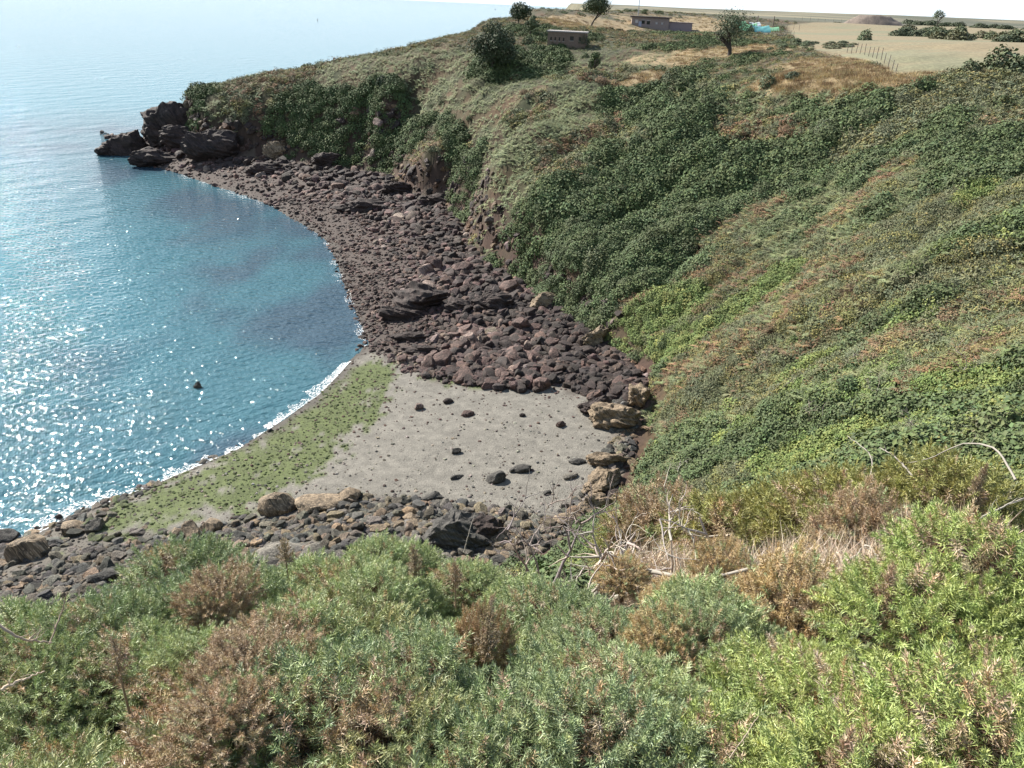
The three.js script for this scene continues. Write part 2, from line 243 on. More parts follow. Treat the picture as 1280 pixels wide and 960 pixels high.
// ------------------------------------------------------------------ sea
{
  const waves = (n, seed, dir, spread, k0, k1, pow) => {     // periodic height field: many small wave trains
    const R = rng(seed), tr = [];
    for (let q = 0; q < 46; q++) { const k = k0 * Math.pow(k1 / k0, R()), a = dir + (R() - 0.5 + R() - 0.5) * spread; const kx = Math.round(k * Math.cos(a)), ky = Math.round(k * Math.sin(a)); if (kx || ky) tr.push([kx, ky, R() * 6.283, Math.pow(Math.hypot(kx, ky), -pow)]); }
    const h = new Float32Array(n * n); let lo = 1e9, hi = -1e9;
    const S = new Float32Array(n); for (let i = 0; i < n; i++) S[i] = Math.sin(i / n * 6.283185);
    for (const [kx, ky, ph, am] of tr) { const p0 = Math.round(ph / 6.283 * n); for (let j = 0; j < n; j++) { let q = (((ky * j + p0) % n) + n) % n; const st = ((kx % n) + n) % n; for (let i = 0; i < n; i++) { const s = S[q]; h[j * n + i] += am * (s + 0.35 * s * s); q += st; if (q >= n) q -= n; } } }
    for (const v of h) { if (v < lo) lo = v; if (v > hi) hi = v; }
    return { h: h.map(v => (v - lo) / (hi - lo)), n };
  };
  const asTex = w => grainTexture(w.n, (i, j) => w.h[j * w.n + i], false);
  const asNormal = (w, size, amp) => { const n = w.n, s = amp * n / size / 2; return grainTexture(n, (i, j) => { const a = w.h[j * n + (i + 1) % n] - w.h[j * n + (i + n - 1) % n], b = w.h[((j + 1) % n) * n + i] - w.h[((j + n - 1) % n) * n + i]; const x = -a * s, y = -b * s, l = Math.hypot(x, y, 1); return [x / l * 0.5 + 0.5, y / l * 0.5 + 0.5, 0.5 / l + 0.5]; }, false); };
  const big = waves(1024, 5, 2.3, 1.5, 6, 60, 1.25), small = waves(1024, 8, 1.9, 2.4, 14, 120, 0.95);
  const nrm = asNormal(small, 19, 0.215); nrm.repeat.set(1 / 19, 1 / 19);
  const bmp = asTex(big); bmp.repeat.set(1 / 61, 1 / 61); bmp.rotation = 0.35;
  const water = new THREE.MeshPhysicalMaterial({ vertexColors: true, roughness: 0.045, ior: 1.33, normalMap: nrm, bumpMap: bmp, bumpScale: 0.3 });
  const rings = []; for (let r = 8; r < 16000; r *= 1.035) rings.push(r);
  const NA = 300, p = [], c = [], u = [], id = [], nn = [];
  for (let i = 0; i < rings.length; i++) for (let j = 0; j <= NA; j++) {
    const a = lerp(-150, 60, j / NA) * Math.PI / 180, r = rings[i], x = Math.sin(a) * r, z = -Math.cos(a) * r; p.push(x, 0, z); u.push(x, -z); nn.push(0, 1, 0);
    const d = r < 420 ? lineDist(SHORE, x, z) : 99, weed = sstep(0.05, 0.5, fbm(x / 9, z / 14, 71) + 0.45 * sstep(22, 2, d) - 0.12) * sstep(40, 4, d);
    const off = sstep(4, 60, d) * (1 + 0.1 * fbm(x / 60, z / 25, 72));
    c.push(lerp(lerp(0.05, 0.03, off), 0.045, weed), lerp(lerp(0.125, 0.165, off), 0.08, weed), lerp(lerp(0.155, 0.21, off), 0.11, weed));
  }
  for (let i = 0; i + 1 < rings.length; i++) for (let j = 0; j < NA; j++) { const a = i * (NA + 1) + j, b = a + 1, d = a + NA + 1, e = d + 1; id.push(a, b, e, a, e, d); }
  const g = new THREE.BufferGeometry(); g.setAttribute('position', new THREE.Float32BufferAttribute(p, 3)); g.setAttribute('normal', new THREE.Float32BufferAttribute(nn, 3)); g.setAttribute('uv', new THREE.Float32BufferAttribute(u, 2)); g.setAttribute('color', new THREE.Float32BufferAttribute(c, 3)); g.setIndex(id);
  mesh('sea', g, water).userData = { kind: 'structure', label: 'glittering blue sea filling the bay' };
}

// ------------------------------------------------------------------ leaves, twigs and stones: shapes shared by many things
class Soup {                                     // collects faces with their own colour
  constructor() { this.p = []; this.c = []; this.i = []; }
  v(x, y, z, c) { this.p.push(x, y, z); this.c.push(c[0], c[1], c[2]); return this.p.length / 3 - 1; }
  leaf(o, along, side, len, wid, c, fold = 0.25) {            // a diamond folded along its midrib
    const n = new THREE.Vector3().crossVectors(along, side), m = [o.x + along.x * len * 0.5, o.y + along.y * len * 0.5, o.z + along.z * len * 0.5];
    const a = this.v(o.x, o.y, o.z, c), b = this.v(m[0] + side.x * wid + n.x * wid * fold, m[1] + side.y * wid + n.y * wid * fold, m[2] + side.z * wid + n.z * wid * fold, c);
    const d = this.v(o.x + along.x * len, o.y + along.y * len, o.z + along.z * len, c), e = this.v(m[0] - side.x * wid + n.x * wid * fold, m[1] - side.y * wid + n.y * wid * fold, m[2] - side.z * wid + n.z * wid * fold, c);
    this.i.push(a, b, d, a, d, e);
  }
  spine(o, dir, len, w, c, side) {               // a thin blade
    const a = this.v(o.x + side.x * w, o.y + side.y * w, o.z + side.z * w, c), b = this.v(o.x - side.x * w, o.y - side.y * w, o.z - side.z * w, c), d = this.v(o.x + dir.x * len, o.y + dir.y * len, o.z + dir.z * len, c);
    this.i.push(a, b, d);
  }
  tube(pts, rad, c, seg = 5) {
    let last = null; const up = new THREE.Vector3(0.31, 0.9, 0.28).normalize();
    for (let k = 0; k < pts.length; k++) {
      const t = new THREE.Vector3().subVectors(pts[Math.min(k + 1, pts.length - 1)], pts[Math.max(k - 1, 0)]).normalize();
      const s = new THREE.Vector3().crossVectors(t, up).normalize(), n = new THREE.Vector3().crossVectors(s, t), r = rad[k], row = [];
      for (let q = 0; q < seg; q++) { const a = q / seg * 6.2832, x = Math.cos(a) * r, y = Math.sin(a) * r; row.push(this.v(pts[k].x + s.x * x + n.x * y, pts[k].y + s.y * x + n.y * y, pts[k].z + s.z * x + n.z * y, c)); }
      if (last) for (let q = 0; q < seg; q++) { const w = (q + 1) % seg; this.i.push(last[q], last[w], row[w], last[q], row[w], row[q]); }
      last = row;
    }
  }
  build(creased) { const g = new THREE.BufferGeometry(); g.setAttribute('position', new THREE.Float32BufferAttribute(this.p, 3)); g.setAttribute('color', new THREE.Float32BufferAttribute(this.c, 3)); g.setIndex(this.i); g.computeVertexNormals(); return g; }
}
const V = (x, y, z) => new THREE.Vector3(x, y, z);
function unit(R) { const z = R() * 2 - 1, a = R() * 6.2832, s = Math.sqrt(1 - z * z); return V(s * Math.cos(a), z, s * Math.sin(a)); }
function perp(d, R) { return V().crossVectors(d, unit(R)).normalize(); }
function shade(R, c, v) { const k = 1 + (R() - 0.5) * v; return [c[0] * k * (1 + (R() - 0.5) * v * 0.4), c[1] * k, c[2] * k * (1 + (R() - 0.5) * v * 0.5)]; }
// a mound of leaves: rx wide, ry high, bumpy outline
function leafMound(seed, n, rx, ry, leaf, col, vary = 0.5, fill = 0.3, ratio = 0.32) {
  const R = rng(seed), s = new Soup(), lumps = []; for (let k = 0; k < 7; k++) lumps.push([unit(R), 0.12 + R() * 0.28]);
  for (let k = 0; k < n; k++) {
    const d = unit(R); d.y = Math.abs(d.y) * 1.05 - 0.12; d.normalize(); let rr = 0.82; for (const [u, a] of lumps) { const q = Math.max(0, d.dot(u)); rr += a * q * q * q * q; }
    rr *= 1 - fill * Math.pow(R(), 1.6) + (R() - 0.5) * 0.1;
    const o = V(d.x * rx * rr, d.y * ry * rr, d.z * rx * rr);
    const nrm = d.clone().addScaledVector(V(0, 1, 0), 0.6).addScaledVector(unit(R), 0.9).normalize(), al = perp(nrm, R), si = V().crossVectors(nrm, al);
    const L = leaf * (0.6 + R() * 0.8); s.leaf(o, al, si, L, L * ratio, shade(R, col, vary), 0.15 + R() * 0.3);
  }
  return s.build();
}
// bracken: fronds arching out of a centre
function brackenClump(seed, n, r, col) {
  const R = rng(seed), s = new Soup();
  for (let k = 0; k < n; k++) {
    const a = R() * 6.2832, len = r * (0.6 + R() * 0.6), up = 0.5 + R() * 0.7, out = V(Math.cos(a), 0, Math.sin(a)), si = V(-out.z, 0, out.x), c = shade(R, col, 0.45), ox = (R() - 0.5) * r * 0.8, oz = (R() - 0.5) * r * 0.8;
    for (let q = 1; q <= 9; q++) { const t = q / 9, y = up * len * (t * 1.15 - 0.62 * t * t) * 1.1, o = V(ox + out.x * len * t * 0.8, y, oz + out.z * len * t * 0.8), w = len * 0.34 * (1.12 - t); for (const g of [-1, 1]) { const d = out.clone().multiplyScalar(0.45).addScaledVector(si, g).add(V(0, -0.15 + R() * 0.2, 0)).normalize(); s.leaf(o, d, V().crossVectors(V(0, 1, 0), d).normalize(), w, w * 0.16, c, 0.2); } }
  }
  return s.build();
}
// fine upright twiggy heath or dry stalks
function twigClump(seed, n, r, h, w, col, lean = 0.6) {
  const R = rng(seed), s = new Soup();
  for (let k = 0; k < n; k++) { const a = R() * 6.2832, q = Math.sqrt(R()) * r, o = V(Math.cos(a) * q, -0.02, Math.sin(a) * q), d = V((R() - 0.5) * lean + Math.cos(a) * 0.3, 1, (R() - 0.5) * lean + Math.sin(a) * 0.3).normalize(); const L = h * (0.45 + R() * 0.7) * (1 - 0.4 * q / r); o.y += R() * h * 0.35; s.spine(o, d, L, w, shade(R, col, 0.6), perp(d, R)); }
  return s.build();
}
// an angular stone, roughly one metre across, resting on its flat base
function stone(seed, detail = 2, cuts = 9, flat = 0.62, rough = 0.05) {
  const R = rng(seed), g = mergeVertices(new THREE.IcosahedronGeometry(0.6, detail).deleteAttribute('uv').deleteAttribute('normal')), p = g.attributes.position, pl = [];
  for (let k = 0; k < cuts; k++) { const n = unit(R); n.y *= 0.8; n.normalize(); pl.push([n, 0.33 + R() * 0.17]); }
  pl.push([V(0, -1, 0), 0.3]);
  const sx = 0.85 + R() * 0.4, sz = 0.7 + R() * 0.35, sy = flat * (0.75 + R() * 0.5);
  for (let i = 0; i < p.count; i++) {
    const v = V(p.getX(i), p.getY(i), p.getZ(i)); for (const [n, d] of pl) { const e = v.dot(n) - d; if (e > 0) v.addScaledVector(n, -e); }
    const k = 1 + rough * 2 * noise3(v.x * 5, v.y * 5, v.z * 5, seed) + rough * noise3(v.x * 13, v.y * 13, v.z * 13, seed + 3); v.multiplyScalar(k); p.setXYZ(i, v.x * sx * 1.15, (v.y + 0.22) * sy * 1.15, v.z * sz * 1.15);
  }
  const o = toCreasedNormals(g, 0.5), q = o.attributes.position, uv = new Float32Array(q.count * 2); for (let i = 0; i < q.count; i++) { uv[i * 2] = q.getX(i) * 0.7 + q.getY(i) * 0.4; uv[i * 2 + 1] = q.getZ(i) * 0.7 + q.getY(i) * 0.55; } o.setAttribute('uv', new THREE.BufferAttribute(uv, 2)); return o;
}
const rockMap = grainTexture(512, (i, j) => { const u = i / 512, v = j / 512, a = tileNoise(u, v, 6, 81), b = tileNoise(u, v, 22, 82), c = tileNoise(u, v, 80, 83), d = tileNoise(u, v, 190, 84); const t = 0.48 + 0.28 * (a - 0.5) + 0.34 * (b - 0.5) + 0.34 * (c - 0.5) + 0.25 * (d - 0.5) + (c > 0.8 ? 0.2 : 0); return [t * 1.02 + 0.22, t + 0.21, t * 0.97 + 0.2]; });
const rockBump = grainTexture(512, (i, j) => { const u = i / 512, v = j / 512; return 0.35 * tileNoise(u, v, 14, 85) + 0.35 * tileNoise(u, v, 48, 86) + 0.3 * tileNoise(u, v, 140, 87); }, false);
const rockMats = {};
function rockMat(key, r, g, b, rough = 0.8) { return rockMats[key] ??= new THREE.MeshStandardMaterial({ color: new THREE.Color().setRGB(r, g, b), map: rockMap, bumpMap: rockBump, bumpScale: 0.06, roughness: rough }); }
const leafMat = new THREE.MeshPhysicalMaterial({ vertexColors: true, roughness: 0.78, side: THREE.DoubleSide });
const softMat = new THREE.MeshStandardMaterial({ vertexColors: true, roughness: 0.85, side: THREE.DoubleSide });
const barkMat = new THREE.MeshStandardMaterial({ vertexColors: true, roughness: 0.95 });
const UPV = V(0, 1, 0), _m = new THREE.Matrix4(), _s = V(1, 1, 1), _t = V(0, 0, 0), _r = new THREE.Quaternion(), _r2 = new THREE.Quaternion();
function slopeNormal(x, z, e = 0.5) { return V(height(x - e, z) - height(x + e, z), 2 * e, height(x, z - e) - height(x, z + e)).normalize(); }
function scatter(name, geo, mat, items, label) {   // uncountable cover: one object
  if (!items.length) return;
  const m = new THREE.InstancedMesh(geo, mat, items.length);
  items.forEach((q, i) => { _r.setFromUnitVectors(UPV, q.n ?? UPV); _r2.setFromAxisAngle(UPV, q.a); _r.multiply(_r2); m.setMatrixAt(i, _m.compose(_t.set(q.x, q.y, q.z), _r, _s.set(q.s * (q.w ?? 1), q.s * (q.k ?? 1), q.s * (q.w ?? 1)))); m.setColorAt(i, q.c); });
  put(m, name); tag(m, label, null, null, 'stuff'); return m;
}

// ------------------------------------------------------------------ cover of the slopes
const cover = {};
{
  const R = rng(77), col = (a, v, w = 0.12) => { const k = 1 + (R() - 0.5) * v; return new THREE.Color().setRGB(a[0] * k * (1 + (R() - 0.5) * w), a[1] * k, a[2] * k * (1 + (R() - 0.5) * w)); };
  const one = [1, 1, 1];
  const geos = {
    bramble: [leafMound(11, 320, 0.55, 0.5, 0.112, one, 0.6), leafMound(12, 320, 0.6, 0.42, 0.112, one, 0.6), leafMound(13, 320, 0.5, 0.6, 0.11, one, 0.6)],
    bracken: [brackenClump(21, 9, 0.62, one), brackenClump(22, 9, 0.6, one)],
    heath: [leafMound(31, 330, 0.55, 0.36, 0.1, one, 0.5, 0.25, 0.22), leafMound(32, 330, 0.6, 0.32, 0.1, one, 0.5, 0.25, 0.22)],
    ivy: [leafMound(41, 260, 0.45, 0.4, 0.088, one, 0.5, 0.3, 0.42), leafMound(42, 260, 0.5, 0.34, 0.088, one, 0.5, 0.3, 0.42)],
    grass: [twigClump(51, 90, 0.5, 0.4, 0.012, one, 0.9), twigClump(52, 90, 0.5, 0.36, 0.012, one, 0.9)],
  };
  geos.farBramble = [leafMound(61, 170, 0.58, 0.48, 0.15, one, 0.6), leafMound(62, 170, 0.55, 0.54, 0.15, one, 0.6)]; geos.farHeath = [leafMound(63, 110, 0.58, 0.34, 0.18, one, 0.5, 0.25, 0.22), leafMound(64, 110, 0.55, 0.38, 0.18, one, 0.5, 0.25, 0.22)]; geos.farBracken = [brackenClump(65, 5, 0.66, one), brackenClump(66, 5, 0.62, one)];
  const pick = {}; for (const k in geos) pick[k] = geos[k].map(() => []);
  const tone = { bramble: [0.075, 0.105, 0.035], bracken: [0.165, 0.19, 0.085], heath: [0.14, 0.15, 0.078], ivy: [0.13, 0.172, 0.045], grass: [0.42, 0.33, 0.19] };
  const rust = [0.21, 0.13, 0.07], straw = [0.46, 0.36, 0.2], olive = [0.2, 0.185, 0.065], yellow = [0.21, 0.225, 0.06];
  let tries = 0;
  for (const [r0, r1, n] of [[4, 8, 2200], [8, 22, 13000], [22, 45, 24000], [45, 75, 26000], [75, 110, 26000], [110, 185, 34000], [185, 260, 9000]]) for (let q = 0; q < n; q++) {
    const a = lerp(r0 < 22 ? -72 : -38, r0 < 45 ? 72 : 41, R()) * Math.PI / 180, r = Math.sqrt(lerp(r0 * r0, r1 * r1, R())), x = Math.sin(a) * r, z = -Math.cos(a) * r;
    if (r < 8 && a < 0.68 && a > -0.6) continue;
    const bs = beachSDF(x, z); if (bs < 0.5) continue; const h = height(x, z, bs); if (h < 2.6 + 1.2 * fbm(x / 4, z / 4, 91)) continue;
    if (r < 6 && a < 0.05) continue;
    const pr = toPixel(x, h, z); if (r > 45 && (pr[0] < -60 || pr[0] > 1340 || pr[1] > 1000)) continue;
    if (r > 85 && fieldSDF(x, z) < 0.3) continue;
    const t = fbm(x / 4, z / 4, 92, 4), t2 = fbm(x / 11 + 3, z / 11, 93, 3), t3 = fbm(x / 1.3, z / 1.3, 94, 2), j = t * 0.55 + t3 * 0.2;
    const n2 = slopeNormal(x, z, 0.8); if (n2.y < 0.62 && R() < sstep(0.62, 0.35, n2.y) * (0.25 + 0.35 * sstep(8, 1, bs) + (r > 128 ? 0.15 : 0))) continue;
    if (bs < 2.2 && R() < 0.55 - t * 0.8) continue;
    let kind, c = null, s = 1;
    const d = inStrips(DARK, x, z) + j, b = inStrips(BROWN, x, z) + j, p = inStrips(PALE, x, z) + j, e = inStrips(HEATH, x, z) + j, v = inStrips(IVY, x, z) + j, y = inStrips(DRY, x, z) + j, mx = Math.max(d, b, p, e, v, y);
    if (mx > 0.12) { kind = mx === y ? 'grass' : mx === b ? (R() < 0.5 ? 'rust' : R() < 0.5 ? 'heath' : 'bracken') : mx === d ? 'bramble' : mx === p ? 'bracken' : mx === e ? 'heath' : 'ivy'; }
    else { const u = t2 + t3 * 0.35 + (R() - 0.5) * 0.5; kind = u > 0.32 ? 'bramble' : u > 0.1 ? (r < 60 ? 'ivy' : 'bracken') : u > -0.12 ? 'bracken' : u > -0.36 ? 'heath' : R() < 0.6 ? 'rust' : 'heath'; if (h > 22 && r > 90 && R() < 0.35) kind = 'grass'; }
    if (r > 90 && kind === 'ivy') kind = 'bramble';
    if (kind === 'rust') { kind = r < 30 ? 'heath' : R() < 0.6 ? 'bracken' : 'heath'; c = col(R() < 0.75 ? rust : olive, 0.6, 0.3); }
    if (kind === 'grass') c = col(R() < 0.7 ? straw : rust, 0.4); else if (!c) c = col(kind === 'ivy' && R() < (r < 32 ? 0.28 : 0.08) ? yellow : kind === 'heath' && R() < 0.25 ? olive : tone[kind], 0.45, 0.2);
    s = (kind === 'bramble' ? 0.9 + R() * 0.9 : kind === 'ivy' ? 0.7 + R() * 0.7 : 0.75 + R() * 0.6) * (r < 20 ? 0.55 : r < 40 ? 0.75 : 1) * (1 + sstep(80, 180, r) * 0.25) * (0.7 + 0.6 * R());
    if (h > 22 && r > 100) s *= 0.7;
    if (r > 78) kind = { bramble: 'farBramble', heath: 'farHeath', bracken: 'farBracken' }[kind] ?? kind;
    const l = pick[kind], o = { x, y: h - 0.06 * s, z, a: R() * 6.28, s, c, n: V(n2.x * 0.7, n2.y + 0.3, n2.z * 0.7).normalize() }; l[Math.floor(R() * l.length)].push(o); tries++;
  }
  const lab = { bramble: 'low dark green bramble cover over the cliff slopes', bracken: 'pale green and rusty bracken cover over the slopes', heath: 'grey green and brown heath cover over the slopes', ivy: 'bright yellow green ivy cover on the near slope', grass: 'dry straw coloured grass on the plateau' };
  for (const k in geos) geos[k].forEach((g, i) => { const w = k.replace('far', '').toLowerCase(); scatter(w + '_cover', g, k === 'bramble' || w === 'ivy' ? leafMat : softMat, pick[k][i], k === w ? lab[w] : lab[w].replace('slopes', 'far slopes')); });
  console.log('cover', tries, Object.entries(pick).map(([k, v]) => k + v.map(q => q.length)).join(' '));
  cover.geos = geos;
}

// ------------------------------------------------------------------ stones and boulders
const RED_MARKS = [[522, 380, 20, 'around the big ribbed outcrop'], [615, 385, 20, 'under the overhanging ivy cliff'], [455, 262, 20, 'around the upper dark reef'], [700, 450, 20, 'between sand and leafy slope'], [560, 470, 20, 'at the sandy end of the red rock field'], [330, 215, 20, 'under the headland cliff'], [200, 185, 20, 'out at the headland tip'], [460, 340, 20, 'along the curved shore'], [760, 500, 20, 'behind the layered brown ledge'], [540, 300, 20, 'under the green spur']];
const GREY_MARKS = [[346, 640, 20, 'around the squarish tan boulder in the rubble'], [36, 694, 20, 'beside the waterside tan boulder'], [220, 680, 20, 'around the upright brown boulder'], [568, 676, 20, 'around the big black rock'], [470, 680, 20, 'in the rubble short of the black rock'], [120, 720, 20, 'around the dark hollowed boulder'], [300, 690, 20, 'around the flat ledge stones'], [740, 620, 20, 'below the tan ribs']];
const stones = []; for (let k = 0; k < 9; k++) stones.push(stone(300 + k, 3, 9 + k % 4, [0.72, 0.5, 0.62, 0.85, 0.42, 0.66, 0.55, 0.78, 0.6][k], 0.045));
const slabs = []; for (let k = 0; k < 5; k++) slabs.push(stone(340 + k, 3, 11, 0.3 + 0.07 * k, 0.04));
const pebbles = []; for (let k = 0; k < 4; k++) pebbles.push(stone(360 + k, 1, 7, 0.55, 0.03));
const TONES = {                                   // dry rock colours
  dark: ['dark', [0.048, 0.032, 0.028]], pink: ['pinkish brown', [0.125, 0.078, 0.068]], pale: ['pale pinkish', [0.25, 0.185, 0.165]],
  grey: ['grey', [0.165, 0.155, 0.135]], charcoal: ['charcoal grey', [0.07, 0.067, 0.062]], tan: ['tan', [0.25, 0.195, 0.135]],
};
const toneMat = k => rockMat(k, TONES[k][1][0] / 0.62, TONES[k][1][1] / 0.62, TONES[k][1][2] / 0.62);
const stoneMat = rockMat('white', 1 / 0.62, 1 / 0.62, 1 / 0.62);
{
  const R = rng(909), items = [];
  const seaward = (x, z) => lineDist(SHORE, x, z);
  for (const [r0, r1, n] of [[24, 40, 26000], [40, 60, 26000], [60, 90, 26000], [90, 125, 26000], [125, 205, 32000]]) for (let q = 0; q < n; q++) {
    const a = lerp(-45, 14, R()) * Math.PI / 180, r = Math.sqrt(lerp(r0 * r0, r1 * r1, R())), x = Math.sin(a) * r, z = -Math.cos(a) * r, bs = beachSDF(x, z);
    if (bs > 0.5) continue;
    const sd = sandSDF(x, z) + fbm(x / 2, z / 2, 101, 3) * 1.3, red = -z > 50 + 6 * sstep(-16, 8, x) - 4, ds = seaward(x, z); let size, tone, kind;
    const clump = fbm(x / 5, z / 5, 102, 3), lead = Math.pow(R(), 3.2);
    if (sd < 0) {                                     // open sand: scattered small stones, more of them under the weed
      const g = inStrips(ALGAE, x, z) + fbm(x / 0.9, z / 0.9, 33, 4) * 1.5; if (R() > (g > 0.1 ? 0.75 : 0.08 + 0.16 * sstep(0.1, 0.5, fbm(ds / 1.3, x / 40, 104, 2)) + 0.12 * sstep(-1.5, 0, sd) + 0.1 * sstep(-6, -14, x))) continue;
      size = 0.05 + 0.17 * lead; tone = g > 0.15 && R() < 0.75 ? [0.1, 0.14, 0.035] : red || R() < 0.25 ? TONES.pink[1] : R() < 0.35 ? TONES.grey[1] : [0.42, 0.39, 0.34]; kind = 'pebble';
    } else if (red) {
      const sh = sstep(12, 3, ds); size = lerp(0.12 + 1.1 * lead, 0.12 + 0.36 * lead, sh) * (R() < 0.012 ? 1.7 : 1) * (1 + 0.25 * clump) * (r > 120 ? 1.35 : 1); if (R() < sstep(0.25, 0.6, clump) * 0.3) size *= 1.6;
      const u = R() + clump * 0.5 + sh * 0.35 - sstep(8, 1, -bs) * 0.3; kind = u < 0.48 ? 'dark' : u < 1.05 ? 'pink' : 'pale'; tone = TONES[kind][1];
    } else {
      if (R() < 0.4) continue; size = (0.07 + 0.68 * lead) * (1 + 0.3 * clump); const u = R() + clump * 0.3; kind = u < 0.25 ? 'charcoal' : u < 0.72 ? 'grey' : 'tan'; tone = TONES[kind][1]; if (inStrips(ALGAE, x, z) > 0 && R() < 0.4) tone = [0.1, 0.13, 0.05];
    }
    const y = height(x, z, bs); if (y < -0.25) continue;
    items.push({ x, y: y - 0.06 * size, z, s: size, r, kind, red, tone, a: R() * 6.28, flat: !red && R() < 0.7, c: new THREE.Color().setRGB(...shade(R, tone, 0.6)), n: V((R() - 0.5) * 0.7, 1, (R() - 0.5) * 0.7).normalize() });
  }
  items.sort((p, q) => q.s / q.r - p.s / p.r);
  const rest = { s: stones.map(() => []), f: slabs.map(() => []), p: pebbles.map(() => []) }; let nr = 0, ng = 0;
  for (const q of items) {
    const e = -q.s * 0.02;
    if (q.kind !== 'pebble' && (q.red ? nr++ < 150 : ng++ < 140)) {
      const o = mesh('boulder', q.flat ? slabs[Math.floor(R() * 5)] : stones[Math.floor(R() * 9)], toneMat(q.kind)); o.position.set(q.x, q.y + e, q.z); o.quaternion.setFromUnitVectors(UPV, q.n); o.rotateY(q.a); o.scale.setScalar(q.s);
      const w = TONES[q.kind][0], big = q.s > 0.85 ? 'large ' : '', at = beside(q.x, q.z, q.red ? RED_MARKS : GREY_MARKS), what = q.red ? 'boulder' : 'stone'; tag(o, `${big}${w} ${what} ${at}`, what, `${big}${w} ${what}s ${at}`);
    } else { const l = q.kind === 'pebble' || q.s < 0.2 ? rest.p : q.flat ? rest.f : rest.s; l[Math.floor(R() * l.length)].push(q); }
  }
  console.log('stones', items.length);
  rest.s.forEach((l, i) => scatter('rock_field', stones[i], stoneMat, l, 'reddish brown and dark rocks covering the foreshore'));
  rest.f.forEach((l, i) => scatter('rubble', slabs[i], stoneMat, l, 'flat grey stones of the rubble bank'));
  rest.p.forEach((l, i) => scatter('shingle', pebbles[i], stoneMat, l, 'small pebbles scattered over the beach'));
}
// broken rock on the bare cliff faces
{
  const R = rng(933), lists = stones.map(() => []);
  for (let q = 0; q < 60000; q++) {
    const r = Math.sqrt(lerp(35 * 35, 190 * 190, R())), a = lerp(-36, 14, R()) * Math.PI / 180, x = Math.sin(a) * r, z = -Math.cos(a) * r, bs = beachSDF(x, z); if (bs < -0.3 || bs > 9) continue;
    const h = height(x, z, bs), n = slopeNormal(x, z, 0.4); if (h < 0.2 || h > 15 || (n.y > 0.5 && bs > 0.9) || (R() < 0.35 && n.y > 0.3)) continue;
    const s = (0.35 + 0.9 * R() * R()) * (r > 120 ? 1.5 : 1), u = R(), c = u < 0.45 ? TONES.dark[1] : u < 0.75 ? [0.12, 0.075, 0.055] : u < 0.92 ? [0.17, 0.115, 0.07] : TONES.pale[1];
    lists[Math.floor(R() * lists.length)].push({ x, y: h - 0.25 * s, z, s, a: R() * 6.28, n: n.clone().addScaledVector(unit(R), 0.5).normalize(), c: new THREE.Color().setRGB(...shade(R, c, 0.5)) });
  }
  lists.forEach((l, i) => scatter('cliff_rock', stones[i], stoneMat, l, 'broken brown rock of the bare cliff faces'));
}
